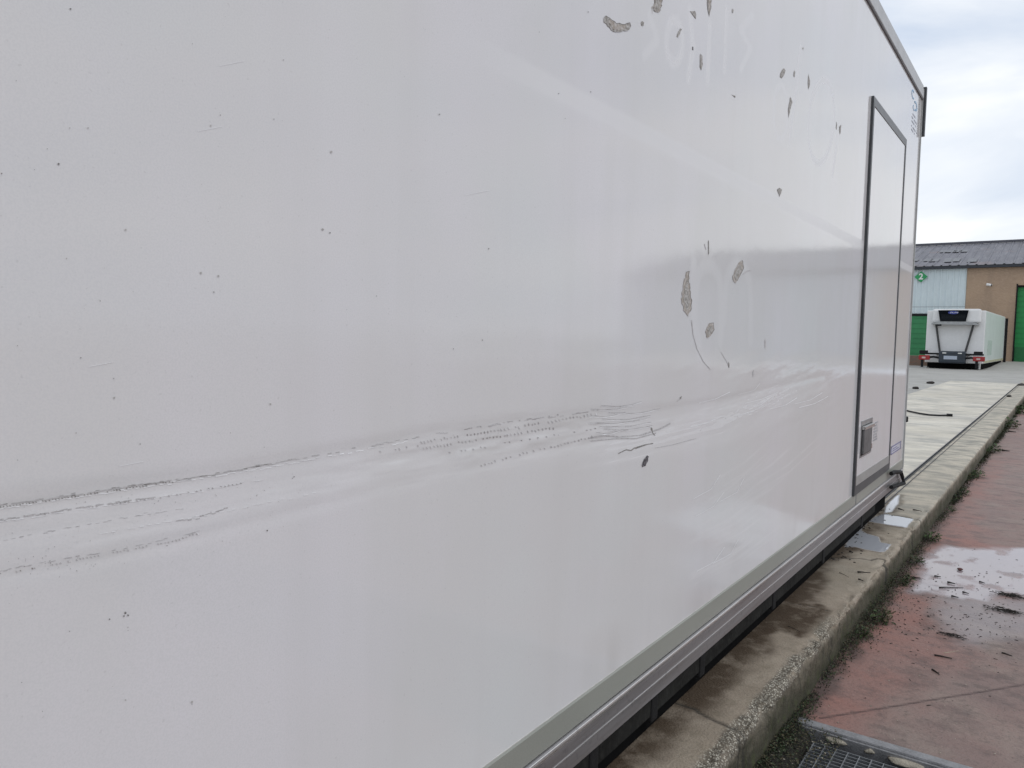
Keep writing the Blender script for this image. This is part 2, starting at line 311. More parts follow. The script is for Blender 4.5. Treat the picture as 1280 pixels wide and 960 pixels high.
pud = [[(1106, 642), (1122, 645), (1150, 650), (1148, 654), (1140, 660), (1122, 658), (1104, 655), (1086, 652), (1094, 646)],
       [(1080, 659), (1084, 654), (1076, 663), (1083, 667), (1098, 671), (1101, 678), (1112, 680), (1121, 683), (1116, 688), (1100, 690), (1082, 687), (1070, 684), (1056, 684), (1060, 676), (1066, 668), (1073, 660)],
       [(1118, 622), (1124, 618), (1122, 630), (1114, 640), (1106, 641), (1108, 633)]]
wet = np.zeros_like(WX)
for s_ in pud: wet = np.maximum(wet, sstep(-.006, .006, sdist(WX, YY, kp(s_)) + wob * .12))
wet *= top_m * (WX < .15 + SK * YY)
damp = np.zeros_like(WX)
for s_ in pud: damp = np.maximum(damp, sstep(-.045, .0, sdist(WX, YY, kp(s_)) + wob))
stain_shade = np.maximum(stain_shade, damp * (1 - wet) * .62 * (AL < arcl[44]))
jd = np.full_like(WX, 9.)
for ln, wd in ((kp([(828, 868), (845, 879), (868, 886), (885, 897), (905, 905), (925, 914), (938, 925), (950, 945), (960, 960)]), .0052), (kp([(1018, 692), (1042, 697), (1074, 698), (1088, 700), (1097, 698), (1108, 700), (1111, 708)]), .005), (kp([(1098, 642), (1124, 645), (1152, 650), (1158, 652)]), .006), (kp([(945, 757), (975, 752), (1010, 757), (1048, 766), (1058, 776)]), .0015)):
    d, _ = pdist(WX + (fbm(WX * 30, YY * 30, 2, 4) - .5) * .006, YY + (fbm(WX * 25, YY * 40, 2, 7) - .5) * .012, ln); jd = np.minimum(jd, d / wd)
joint = np.exp(-jd ** 2 * .6)
for yj in (9.6, 16.2): joint = np.maximum(joint, np.exp(-((YY - yj - .15 * WX) / .015) ** 2) * .45)
# joints run down the face too
for yj in (2.12, 3.18, 4.36, 5.2, 7.3): joint = np.maximum(joint, np.exp(-((YY - yj + (fbm(AL * 30, YY * 0, 3, int(yj * 10)) - .5) * .05) / .008) ** 2) * (AL > arcl[52]))
moss = sstep(-.020, -.11, PZ + (fbm(AL * 20, YY * 9, 4, 14) - .5) * .12) * (.6 + .4 * fbm(AL * 9, YY * 5, 3, 5)) * (AL > arcl[55])
dry = sstep(5.15, 5.5, YY) * .8 + .2 * sstep(7, 9, YY); dry = np.clip(dry + .22 * sstep(3.3, 4.2, YY) * (YY < 5.2), 0, 1) * (1 - .55 * (AL > arcl[58]))
amp = amp * (1 - wet) - .004 * joint
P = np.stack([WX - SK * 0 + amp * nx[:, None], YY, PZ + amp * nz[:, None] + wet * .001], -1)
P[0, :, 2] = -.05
kerb_o = tag(grid('kerb', P, M_kerb, attrs=dict(agg=agg, stain_shade=stain_shade * (1 - wet), wet=wet, joint=joint, moss=moss, dry=dry, face=sstep(arcl[58], arcl[66], AL) * (.45 + .55 * (1 - sstep(5, 9, YY))))), kind='structure', label='worn concrete kerb with exposed gravel edge beside the red pavement', cat='kerb')

# red pavement, lower than the slab
PZ0 = -.15
xs = np.concatenate([np.arange(.10, 1.6, .011), np.linspace(1.65, 3, 12), [4, 8, 30, 120, 400]]); ys = np.concatenate([np.arange(2.672, 8, .012), np.arange(8, 14, .05), np.arange(14, 33.4, .2), [33.5]])
X, Y = np.meshgrid(xs, ys, indexing='ij')
def gp(pts): return [gr(p, PZ0) for p in pts]
wob = (fbm(X * 9, Y * 5, 4, 61) - .5) * .16
w1 = sdist(X, Y, gp([(1140, 700), (1160, 688), (1180, 680), (1210, 685), (1240, 683), (1290, 684), (1400, 690), (1480, 760), (1290, 750), (1262, 742), (1240, 754), (1215, 752), (1185, 747), (1160, 741), (1136, 742), (1128, 738), (1146, 722), (1148, 710)]))
wetp = sstep(-.03, .08, w1 + wob * .45)
wetp *= .55 + .45 * sstep(.3, .5, fbm(X * 14, Y * 9, 3, 45))
w2 = sdist(X, Y, gp([(1175, 748), (1290, 742), (1330, 800), (1270, 795), (1230, 812), (1200, 806), (1165, 770)])); wetp = np.maximum(wetp, .42 * sstep(-.06, .12, w2 + wob))
grey = np.zeros_like(X)
for poly, s in (([(1185, 750), (1300, 745), (1400, 830), (1300, 850), (1230, 830), (1190, 800), (1160, 775)], 1.), ([(1130, 850), (1200, 830), (1300, 820), (1420, 900), (1300, 1000), (1100, 960), (1080, 920), (1120, 880)], .95), ([(1215, 640), (1235, 610), (1262, 560), (1300, 540), (1380, 640), (1300, 690), (1232, 680)], .8), ([(1100, 840), (1160, 820), (1190, 850), (1130, 880)], .4)):
    grey = np.maximum(grey, s * sstep(-.10, .14, sdist(X, Y, gp(poly)) + wob * 1.3))
grey = np.maximum(grey, .7 * sstep(7.5, 11, Y)); grey = np.maximum(grey, .5 * sstep(.75, 1.3, X))
grey *= .55 + .6 * fbm(X * 3, Y * 2, 3, 19)
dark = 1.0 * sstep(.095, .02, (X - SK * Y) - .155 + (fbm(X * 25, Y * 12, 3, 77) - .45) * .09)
for (c, rx, ry, s) in (((1225, 858), .035, .028, .5), ((1202, 856), .03, .02, .45), ((1180, 822), .05, .022, .4), ((1258, 847), .045, .028, .5), ((1145, 842), .05, .06, .35), ((1172, 730), .05, .05, .0), ((1210, 845), .05, .03, .35)):
    cx, cy = gr(c, PZ0); dd = np.hypot((X - cx) / rx, (Y - cy) / ry) + (fbm(X * 60, Y * 60, 3, 6) - .5) * 1.2; dark = np.maximum(dark, s * sstep(1.2, .5, dd))
dark = np.maximum(dark, .5 * sstep(.05, .0, np.abs(sdist(X, Y, gp([(1150, 778), (1190, 806), (1215, 808), (1235, 800), (1290, 790), (1330, 740), (1200, 745)])) + wob * .5)) * sstep(.45, .6, fbm(X * 12, Y * 12, 3, 8)))
dj, _ = pdist(X, Y, [gr((1026, 897.5), PZ0), gr((1280, 856), PZ0), gr((1500, 820), PZ0)]); jt = np.exp(-(dj / .0045) ** 2)
for yj in (6.5, 10.2, 13.9, 17.6): jt = np.maximum(jt, .22 * np.exp(-((Y - yj - .1 * X) / .012) ** 2))
H = .010 * (fbm(X * 1.5, Y * 1.5, 3, 51) - .5) * (1 - np.clip(wetp * 1.5, 0, 1)) - .003 * jt
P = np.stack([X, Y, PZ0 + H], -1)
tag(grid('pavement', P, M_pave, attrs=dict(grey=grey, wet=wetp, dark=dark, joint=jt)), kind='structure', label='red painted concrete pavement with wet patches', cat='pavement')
# behind the drain, and the bed below
tag(mk('pavement_behind', [(.1, -300, PZ0), (400, -300, PZ0), (400, 1.9, PZ0), (.1, 1.9, PZ0)], [(0, 1, 2, 3)], simple('red pavement far', (.20, .11, .095), .7, v=.3, sc=3)), kind='structure')
tag(mk('drain_pit', [(.1, 1.9, PZ0), (60, 1.9, PZ0), (60, 1.9, -.5), (.1, 1.9, -.5), (.1, 2.655, -.5), (60, 2.655, -.5), (60, 2.655, PZ0 - .01), (.1, 2.655, PZ0 - .01)], [(0, 1, 2, 3), (3, 2, 5, 4), (4, 5, 6, 7)], M_dark), kind='structure')

# ---------------------------------------------------------------- drain
dr = empty('drain_channel', (0.19, 2.62, PZ0), label='long drain channel with a steel frame and square mesh grate set across the red pavement', cat='drain')
def rel(o, root):                           # keep built-in-place geometry where it is under a placed root
    o.parent = root; o.matrix_parent_inverse = root.matrix_basis.inverted(); return o
bpy.context.view_layer.update()
b = MB(); b.box((.195, 2.632, -.185), (6, 2.672, -.142), .006); b.box((.195, 2.622, -.20), (6, 2.631, -.150), .002)
rel(b.build('frame', M_steel), dr)
b = MB(); b.box((.181, 1.9, -.19), (.190, 2.655, -.150), .002); rel(b.build('side_strip', simple('dull steel strip', (.10, .095, .08), .7, v=.4, sc=20)), dr)
b = MB()
for k in range(60): x = .272 + k * .0345; b.box((x, 1.92, -.182), (x + .0028, 2.556, -.157))
for k in range(32):
    y = 2.556 - k * .0205; b.box((.268, y - .0013, -.176), (2.35, y + .0013, -.1585))
rel(b.build('grate', M_grate), dr)

def blob(cx, cy, cz, sx, sy, sz, seed=0, rz=0.):
    bm = bmesh.new(); bmesh.ops.create_icosphere(bm, subdivisions=3, radius=1)
    r = random.Random(seed); ph = [Vector((r.uniform(-1, 1), r.uniform(-1, 1), r.uniform(-1, 1))).normalized() for _ in range(8)]; th = [r.uniform(.55, .9) for _ in ph]
    for vtx in bm.verts:
        p = vtx.co.copy()
        for a_, t_ in zip(ph, th):
            d_ = p.dot(a_)
            if d_ > t_: p -= a_ * (d_ - t_) * .9
        vtx.co = Vector((p.x * sx, p.y * sy, p.z * sz))
    bmesh.ops.rotate(bm, verts=bm.verts, cent=(0, 0, 0), matrix=Matrix.Rotation(rz, 3, 'Z')); bmesh.ops.translate(bm, verts=bm.verts, vec=(cx, cy, cz)); return bm
def bm_obj(name, bm, mat, parent=None, smooth=True):
    me = bpy.data.meshes.new(name); bm.to_mesh(me); bm.free(); me.materials.append(mat); me.polygons.foreach_set('use_smooth', [smooth] * len(me.polygons))
    o = bpy.data.objects.new(name, me); COL.objects.link(o)
    if parent: o.parent = parent
    return o
for k, (p, sx, sy, lab) in enumerate((((1046, 925), .040, .019, 'long flat pale stone wedged under the drain frame, leftmost of the pale stones'), ((1071, 931), .028, .017, 'grey rounded stone between grate and drain frame, second pale stone from the left'),
        ((1087, 938), .017, .018, 'small cream stone with a broken face beside the drain frame, third from the left'), ((1112, 945), .008, .010, 'tiny dark brownish stone in the drain gap, just left of the large cream block'), ((1130, 953), .058, .022, 'large cream concrete lump by the drain frame, rightmost of the stones'))):
    x, y = gr(p, -.165); tag(bm_obj('stone', blob(x, y, -.166, sx, sy, .011, k + 3, .1), M_stone if k != 3 else simple('brown stone', (.16, .13, .1), .9)), label=lab, cat='stone', group='stones in the drain gap')

# soil and moss heap in the channel's corner
xs = np.linspace(.150, .42, 90); ys = np.linspace(1.9, 2.628, 220); X, Y = np.meshgrid(xs, ys, indexing='ij')
edge_x = .285 + .05 * (fbm(Y * 9, X * 0, 3, 9) - .5) * 2 - .30 * (Y - 2.45).clip(0) + (2.40 - Y).clip(0) * .10
Hh = -.150 - .04 * sstep(-.045, .03, X - edge_x) - .3 * sstep(.0, .06, X - edge_x) + .028 * (fbm(X * 35, Y * 35, 4, 3) - .5) + .012 * (fbm(X * 110, Y * 110, 2, 13) - .4)
tag(grid('soil', np.stack([X, Y, Hh], -1), M_soil), kind='stuff', label='dark mossy soil silted over the end of the drain grate', cat='soil')

# ---------------------------------------------------------------- small growth and litter (uncountable)
def leafy(pts, size, upr, mats, name, seed, **k):
    r = random.Random(seed); v = []; f = []; mi = []
    for (x, y, z, sc) in pts:
        a = r.uniform(0, 6.28); el = r.uniform(*upr); ln = size * sc * r.uniform(.5, 1.4); wd = ln * r.uniform(.15, .4)
        d = Vector((math.cos(a) * math.cos(el), math.sin(a) * math.cos(el), math.sin(el))); s_ = Vector((-math.sin(a), math.cos(a), r.uniform(-.4, .4))).normalized()
        o = Vector((x, y, z)); i = len(v); mid = o + d * ln * .5 + Vector((0, 0, .1 * ln))
        v += [o, mid + s_ * wd, o + d * ln - Vector((0, 0, .15 * ln)), mid - s_ * wd]; f.append((i, i + 1, i + 2, i + 3)); mi.append(r.choices(range(len(mats)), [5, 5, 3][:len(mats)])[0])
    o = mk(name, v, f, mats); o.data.polygons.foreach_set('material_index', mi); return tag(o, **k)
pts = []
r = random.Random(5)
def dens(y): return float(fbm(np.array([y * 1.7]), np.array([.5]), 3, 88)[0])
n = 0
while n < 24000:
    y = 2.0 + (r.random() ** 1.9) * 26; d = dens(y)
    if r.random() > max(.12, (d - .30) * 2.6): continue
    h = max(.01, d - .30) * (.16 if 3.3 < y < 5.2 else .09); xx = .157 + SK * y + abs(r.gauss(0, .022 + h * .25)); pts.append((xx, y, -.152 + r.random() ** 2 * h * .9, .8 + (y > 7) * .9)); n += 1
leafy(pts, .011, (-.2, 1.2), [M_leaf[1], M_soil, M_leaf[2]], 'moss', 11, kind='stuff', label='low dark moss and seedlings along the foot of the kerb', cat='moss')
pts = [(r.uniform(.165, .35), r.uniform(2.05, 2.62), -.145 + r.uniform(-.01, .02), 1) for _ in range(1500)]
leafy(pts, .008, (-.1, .9), [M_soil, M_leaf[2], M_leaf[1]], 'moss', 12, kind='stuff', label='matted dry moss on the soil in the drain corner', cat='moss')
# debris crumbs
v = []; f = []
def crumb(x, y, z, s, ln):
    a = random.uniform(0, 3.14); i = len(v); c_, s_ = math.cos(a), math.sin(a)
    for (dx, dy, dz) in ((-ln, -s, 0), (ln, -s, 0), (ln, s, 0), (-ln, s, 0), (-ln * .6, 0, s), (ln * .7, 0, s * .8)):
        v.append((x + dx * c_ - dy * s_, y + dx * s_ + dy * c_, z + dz))
    f.extend([(i, i + 1, i + 5, i + 4), (i + 2, i + 3, i + 4, i + 5), (i + 1, i + 2, i + 5), (i + 3, i, i + 4)])
for k in range(330):
    p = (random.gauss(1225, 50), random.gauss(770, 45))
    if k > 230: p = (random.gauss(1150, 22), random.gauss(768, 26))
    if p[0] > 1330 or p[1] < 640 or p[1] > 900: continue
    x, y = gr(p, PZ0)
    if x < .19 + SK * y or y > 9: continue
    s = random.uniform(.0009, .0026); crumb(x, y, PZ0 + .001, s, s * random.uniform(1, 3.6))
for k in range(170):
    y = 4.2 + random.random() ** 1.6 * 1.6; x = -.15 + SK * y + abs(random.gauss(0, .06)); s = random.uniform(.0015, .004); crumb(x, y, .002, s, s * random.uniform(1, 2.6))
tag(mk('litter', v, f, M_twig), kind='stuff', label='scattered crumbs of dead leaves and bark on pavement and kerb', cat='debris')
# pale grit
v = []; f = []
for k in range(160):
    x = random.uniform(.2, 1.0); y = random.uniform(2.7, 5.5); s = random.uniform(.001, .0022); crumb(x, y, PZ0 + .002, s, s * 1.2)
for k in range(60):
    x = random.uniform(.165, .34); y = random.uniform(2.1, 2.6); s = random.uniform(.0015, .003); crumb(x, y, -.142, s, s * 1.2)
tag(mk('grit', v, f, M_stone), kind='stuff', label='fine pale grit on the red pavement and soil', cat='grit')

# countable twigs, leaf clumps
def clump(px, w, seed, lab, n=70, dz=PZ0, grp='dark leaf clumps on the pavement'):
    cx, cy = gr(px, dz); r = random.Random(seed); b = MB()
    for _ in range(n):
        a = r.gauss(0, .5) - .15; x = cx + r.gauss(0, w * .42); y = cy + r.gauss(0, w * .18); l_ = r.uniform(.2, .55) * w; z = dz + .003 + r.random() * .006
        dx, dy = math.cos(a) * l_ / 2, math.sin(a) * l_ / 2
        b.tube([(x - dx, y - dy, z), (x, y + r.gauss(0, .003), z + .004), (x + dx, y + dy, z)], w * .022, 4, w * .008)
    o = b.build('leaf_clump', M_twig); return tag(o, label=lab, cat='dead leaves', group=grp)
clump((1190, 796), .062, 1, 'dark clump of dead leaves nearest the camera, below the wet patch', 45)
clump((1266, 746), .085, 2, 'long dark clump of dead leaves at the edge of the wet patch, farthest right')
clump((1258, 765), .085, 3, 'loose dark clump of dead leaves just below the long one at the right edge', 60)
clump((1143, 724), .05, 4, 'black leaf clump lying against the kerb weeds beside the wet patch', 40)
def twig(p0, p1, wd, lab, z=PZ0, mat=M_twig, bend=.01, name='twig', grp='twigs and leaf strips on the ground'):
    a = gr(p0, z); b_ = gr(p1, z); bend = min(bend, .05 * math.hypot(a[0] - b_[0], a[1] - b_[1])); wd = min(wd, .16 * math.hypot(a[0] - b_[0], a[1] - b_[1])); m_ = ((a[0] + b_[0]) / 2 + bend, (a[1] + b_[1]) / 2 + bend * .5)
    q1 = ((a[0] + m_[0]) / 2, (a[1] + m_[1]) / 2 + bend * .5)
    o = MB().tube([(*a, z + wd), (*q1, z + wd * 1.1), (*m_, z + wd), (*b_, z + wd)], wd, 6, wd * .4).build(name, mat, smooth=True); return tag(o, label=lab, cat='twig', group=grp)
M_straw = simple('pale straw', (.45, .38, .29), .7)
twig((1180, 817), (1198, 814), .0022, 'pale straw coloured stick on the red pavement', mat=M_straw)
twig((1168, 820), (1190, 824), .004, 'dark thick twig just below the pale stick')
twig((1165, 838), (1174, 844), .004, 'short dark leaf scrap with a pale tip on the pavement above the painted joint')
twig((1252, 817), (1265, 821), .004, 'brown curled twig at the right, level with the pale stick')
twig((1242, 824), (1247, 825), .003, 'tiny twig scrap just below the brown curled twig at the right')
twig((1184, 729), (1194, 731), .006, 'dark thick twig in the middle of the wet patch')
twig((1174, 735), (1204, 735), .0035, 'long thin dark twig in the wet patch under the thick one')
twig((1203, 741), (1211, 743), .005, 'short dark leaf strip in the wet patch right of the long twig')
twig((1189, 746), (1198, 748), .005, 'dark leaf strip at the lower edge of the wet patch')
twig((1168, 721), (1176, 722), .006, 'dark leaf strip at the left of the wet patch')
twig((1224, 728), (1231, 730), .006, 'dark leaf strip right of centre in the wet patch')
twig((1252, 564), (1262, 565), .012, 'dark leaf strip far along the red pavement beside the kerb')
twig((1260, 540), (1270, 541), .012, 'farthest dark leaf strip on the red pavement beside the kerb')
twig((1072, 716), (1088, 717), .0045, 'dark leaf lying across the kerb just below the puddle', z=0.002)
twig((1073, 725), (1079, 727), .005, 'small dark leaf on the kerb below the longer leaf', z=0.002)
twig((1049, 716), (1061, 722), .0014, 'thin curved stalk on the kerb left of the dark leaf', z=0.002, bend=.02)
twig((985, 783), (1000, 790), .0012, 'thin stalk on the stained part of the kerb', z=0.002, bend=.008)
twig((1062, 690), (1066, 692), .008, 'black leaf at the near end of the kerb puddle', z=0.002)
twig((1123, 637), (1130, 639), .006, 'dark leaf on the kerb between the two puddles and the bare concrete', z=0.002)
twig((1141, 638), (1152, 640), .005, 'dark leaf near the kerb edge above the upper puddle', z=0.002)
x, y = gr((1200, 713), PZ0); tag(bm_obj('leaf', blob(x, y, PZ0 + .006, .016, .02, .008, 77), simple('red brown leaf', (.09, .03, .028), .8)), label='reddish brown curled leaf standing in the wet patch', cat='leaf')
def weed(px, s, lab, seed, n=60, mats=None):
    x, y = gr(px, PZ0); r = random.Random(seed)
    root = empty('weed', (x, y, PZ0), label=lab, cat='weed', group='weeds growing along the foot of the kerb'); bpy.context.view_layer.update()
    b = MB()
    for k in range(9):
        a = r.uniform(0, 6.28); e = Vector((math.cos(a) * s * .5, math.sin(a) * s * .8, s * r.uniform(.35, .9))); b.tube([(0, 0, 0), tuple(e * .5 + Vector((0, 0, .1 * s))), tuple(e)], .0014, 4, .0007)
    b.build('stem', M_leaf[1], root)
    v = []; f = []; mi = []
    for k in range(n):
        a = r.uniform(0, 6.28); rr = s * r.random() ** .7; o = Vector((math.cos(a) * rr * .55, math.sin(a) * rr * .9, r.uniform(.05, .85) * s * (1 - .5 * rr / s)))
        ln = s * r.uniform(.15, .42); a2 = a + r.gauss(0, .8); el = r.uniform(-.3, .9); d = Vector((math.cos(a2) * math.cos(el), math.sin(a2) * math.cos(el), math.sin(el))); sd_ = Vector((-math.sin(a2), math.cos(a2), r.uniform(-.5, .5))).normalized() * ln * r.uniform(.12, .3)
        i = len(v); v += [o, o + d * ln * .35 + sd_, o + d * ln * .75 + sd_ * .8 - Vector((0, 0, ln * .05)), o + d * ln - Vector((0, 0, ln * .2)), o + d * ln * .75 - sd_ * .8, o + d * ln * .35 - sd_]
        f.append((i, i + 1, i + 2, i + 3, i + 4, i + 5)); mi.append(r.choices((0, 1, 2), mats or (5, 4, 1))[0])
    o = mk('foliage', v, f, M_leaf, root); o.data.polygons.foreach_set('material_index', mi)
weed((1166, 676), .075, 'bright green leafy weed at the kerb just above the wet patch', 1, 110, (8, 3, 0))
weed((1146, 704), .06, 'dark weed clump against the kerb at the left end of the wet patch', 2, 90, (1, 6, 2))
weed((1134, 730), .065, 'dark green weed clump just below the black leaf clump', 3, 110, (2, 6, 2))
weed((1102, 776), .075, 'withered brownish weed drooping over the pavement edge', 4, 130, (1, 5, 5))
weed((1080, 796), .05, 'small green grass tuft just in front of the withered weed', 5, 80, (7, 3, 1))
weed((1223, 597), .10, 'light green weed on the middle stretch of the kerb', 6, 90, (8, 3, 0))
weed((1206, 618), .07, 'small dark weed just before the light green one', 7, 60, (2, 6, 1))
weed((1243, 566), .12, 'green weed farther along the kerb beside a white fleck', 8, 90, (6, 4, 1))
weed((1262, 535), .20, 'bushy dark weed near the far end of the kerb', 9, 110, (3, 6, 1))
weed((1274, 517), .24, 'farthest green weed at the right edge of the photo', 10, 110, (5, 5, 0))
weed((1190, 640), .06, 'tiny weed at the kerb above the leafy bright green one', 12, 50, (4, 4, 1))

# hose end on the slab and two small lumps on the yard
h = [gr(p, .02) for p in ((1112, 508), (1126, 511.5), (1138, 514.5), (1150, 517), (1162, 518.8), (1174, 519.4), (1186, 519.3))]
ho = empty('hose', (*h[-1], .01), label='black hose lying in a curve on the pale concrete slab behind the near box', cat='hose'); bpy.context.view_layer.update()
rel(MB().tube([(*p, .022) for p in h], .013, 8).build('tube', M_black, smooth=True), ho)
e = h[-1]; rel(MB().tube([(e[0] - .03, e[1], .024), (e[0] + .05, e[1] + .01, .024)], .024, 10).build('end_cap', M_black), ho)
for k, (p, s, lab) in enumerate((((1145, 486), .07, 'small dark lump on the yard just left of the slab, nearer of two'), ((1163, 479.5), .09, 'small dark lump on the yard left of the slab, farther of two'))):
    x, y = gr(p, 0); tag(bm_obj('lump', blob(x, y, .02, s * 1.2, s * 1.2, s * .6, 30 + k), M_twig), label=lab, cat='debris', group='dark lumps on the yard')
for k, (p, s, lab) in enumerate((((1276, 481.3), .13, 'dark rag at the far end of the groove'), ((1262, 495.5), .07, 'dark scrap lying in the groove a little before its far end'))):
    x, y = gr(p, 0.01); tag(bm_obj('scrap', blob(x, y, .02, s * .8, s * 1.5, s * .35, 40 + k), M_twig), label=lab, cat='debris')

# ---------------------------------------------------------------- the near refrigerated box
Y0, Y1, ZT, ZB = -3.0, 5.97, 2.80, .266
KT = .322                                    # top of the grey kick band
bx = empty('refrigerated_box', (0, 2.5, 0), label='large white scraped refrigerated box body filling the left, with aluminium rail along its foot', cat='truck body'); bpy.context.view_layer.update()
# -- side wall: dense grid with the real dents
scr = [pan(p) for p in ((-60, 642), (0, 633), (85, 620), (170, 607), (250, 596), (340, 580), (400, 568), (460, 557), (520, 545), (580, 535), (640, 527), (740, 517), (830, 511), (900, 500), (960, 486), (1030, 470))]
low = [pan(p) for p in ((-60, 724), (0, 716), (60, 708), (120, 697), (200, 680), (300, 655), (420, 625), (540, 595), (640, 572), (740, 552), (840, 532))]
def topo(Yv, Zv):
    d1, t1 = pdist(Yv, Zv, scr); d2, t2 = pdist(Yv, Zv, low)
    D = -.0010 * np.exp(-(d1 / .012) ** 2) - .0007 * np.exp(-(d2 / .010) ** 2)
    zc = np.interp(Yv, [p[0] for p in scr], [p[1] for p in scr]); zl = np.interp(Yv, [p[0] for p in low], [p[1] for p in low])
    band = sstep(0, .030, zc - Zv) * sstep(0, .045, Zv - zl) * sstep(3.6, 2.4, Yv)
    D = D - .0010 * band
    # fine corrugation in the battered zone
    zone = np.exp(-((Yv - 1.15) / .45) ** 2) * np.exp(-((Zv - (zc - .035)) / .040) ** 2)
    D = D + .0009 * zone * np.sin(Zv * 620 + Yv * 30 + 5 * fbm(Yv * 5, Zv * 5, 2, 3)) + .003 * zone * (fbm(Yv * 14, Zv * 60, 3, 5) - .5)
    far = np.exp(-((Yv - 3.0) / 1.1) ** 2) * np.exp(-((Zv - .93) / .16) ** 2)
    D = D + .0018 * far * (fbm(Yv * 3 + Zv * 9, Zv * 26 - Yv * 5, 3, 15) - .5)
    D = D + .0045 * (fbm(Yv * .9, Zv * .9, 2, 91) - .5) + .0009 * (fbm(Yv * 4, Zv * 4, 2, 93) - .5)
    return D
ys = np.concatenate([np.linspace(Y0, .2, 60)[:-1], np.arange(.2, 2.2, .0045), np.arange(2.2, 4.385, .011), np.linspace(4.4, Y1, 60)])
zs = np.concatenate([np.arange(KT, 1.35, .0048), np.arange(1.35, ZT, .011), [ZT]])
YY, ZZ = np.meshgrid(ys, zs, indexing='ij'); DD = topo(YY, ZZ) * sstep(4.3, 4.0, YY)
def pp(pts): return [pan(p) for p in pts]
scuff = np.zeros_like(YY)
def streak(line, wd, s, seed=0):
    global scuff
    d, t = pdist(YY, ZZ, pp(line)); fade = sstep(0, .15, t) * sstep(1, .7, t)
    scuff = np.maximum(scuff, s * np.exp(-(d / wd) ** 2) * fade * (.5 + .5 * sstep(.3, .6, fbm(YY * 9, ZZ * 9, 2, seed))))
rr = random.Random(3)
main = [((745, 545), (830, 532), (900, 512), (960, 492), (1000, 474), (1032, 464)), ((700, 560), (800, 548), (900, 524), (980, 490), (1020, 470))]
for k in range(26):
    o = rr.uniform(-14, 26); a = rr.uniform(0, .4); ln = main[k % 2]; streak([(x + rr.uniform(-4, 4), y + o * (.4 + .6 * (1040 - x) / 300)) for x, y in ln], rr.uniform(.002, .006), rr.uniform(.3, .95), k)
for k in range(16):
    x0 = rr.uniform(850, 900); y0 = rr.uniform(640, 740); L_ = rr.uniform(70, 120); streak([(x0, y0), (x0 + L_ * .5, y0 - L_ * .24), (x0 + L_, y0 - L_ * .62)], rr.uniform(.002, .006), rr.uniform(.2, .6), k)
for k in range(12):
    x0 = rr.uniform(860, 940); y0 = rr.uniform(590, 660); L_ = rr.uniform(60, 110); streak([(x0, y0), (x0 + L_ * .5, y0 - L_ * .3), (x0 + L_, y0 - L_ * .75)], rr.uniform(.003, .007), rr.uniform(.2, .5), k)
bandf = sstep(-.01, .03, sdist(YY, ZZ, pp([(560, 560), (740, 520), (850, 510), (960, 482), (1030, 462), (1040, 490), (950, 545), (860, 570), (740, 580), (620, 590)]))) * (.12 + .25 * fbm(YY * 4, ZZ * 22, 3, 6)); scuff = np.maximum(scuff, bandf)
for k in range(34):
    o = rr.uniform(2, 82); x0 = rr.uniform(-60, 420); L_ = rr.uniform(120, 330); streak([(x, 634 - x * .158 + o * (1 - x / 1500)) for x in np.linspace(x0, x0 + L_, 5)], rr.uniform(.0010, .0028), rr.uniform(.25, .7), k)
for (o, s, wd) in ((6, .6, .002), (14, .35, .003), (22, .3, .004)):
    streak([(0, 640 + o), (180, 612 + o), (340, 584 + o), (520, 553 + o)], wd, s, 3)
# ghosts of removed lettering, and a paler level stripe
ghost_and_stripe = .55 * sstep(0, .006, 1.663 + .0 - ZZ + .004 * fbm(YY * 3, ZZ, 2, 2)) * sstep(0, .006, ZZ - 1.612) * sstep(.95, 1.35, YY)
def gs(line, wd, s=.9):
    global ghost_and_stripe
    d, t = pdist(YY, ZZ, pp(line)); ghost_and_stripe = np.maximum(ghost_and_stripe, s * (.6 + .3 * fbm(YY * 12, ZZ * 12, 3, 55)) * sstep(wd, wd * .45, d))
def ell(cx, cy, rx, ry, wd, tilt=0, s=.8, a0=0, a1=6.283): gs([(cx + rx * math.cos(a) + tilt * ry * math.sin(a), cy + ry * math.sin(a)) for a in np.linspace(a0, a1, 22)], wd, s)
ell(1027, 152, 16, 52, .020, -.06, 1)                              # the large O
gs([(1001, 58), (996, 110), (987, 178)], .020, .9); ell(976, 140, 9, 34, .016, 0, .7)    # d
gs([(1048, 168), (1041, 218)], .022, .9)
ell(843, 52, 10, 27, .018, 0, .8); gs([(862, 12), (866, 60), (860, 98)], .020, .8)        # a
gs([(887, 30), (884, 100)], .020, .8); gs([(908, 12), (905, 88)], .018, .8); gs([(940, 20), (925, 36), (938, 60), (926, 86)], .018, .7)
gs([(867, 330), (866, 360), (868, 400), (876, 450)], .030, .35)
for cx_ in (885, 922): gs([(cx_ - 17, 400), (cx_ - 16, 370)] + [(cx_ - 15 * math.cos(a), 358 - 26 * math.sin(a)) for a in np.linspace(0, 3.14, 9)] + [(cx_ + 16, 375), (cx_ + 16, 425)], .030, .35)
gs([(812, 20), (822, 50), (805, 70)], .016, .6)
grime = .55 * sstep(.16, .0, ZZ - KT) * sstep(.40, .7, fbm(YY * 5, ZZ * 2, 3, 71)) + .35 * sstep(2.45, 2.8, ZZ) * sstep(.5, .75, fbm(YY * 9, ZZ * .5, 3, 72)) * .5
d_, _ = pdist(YY, ZZ + (fbm(YY * 30, ZZ * 30, 2, 41) - .5) * .006, scr); grime = np.maximum(grime, .55 * np.exp(-(d_ / .0035) ** 2) * sstep(1.2, .3, YY) * (.3 + .9 * fbm(YY * 40, ZZ * 90, 3, 42)))
grime = np.maximum(grime, .16 * np.exp(-(d_ / .010) ** 2) * (.4 + fbm(YY * 18, ZZ * 60, 3, 43)) * sstep(3.5, 2.2, YY))
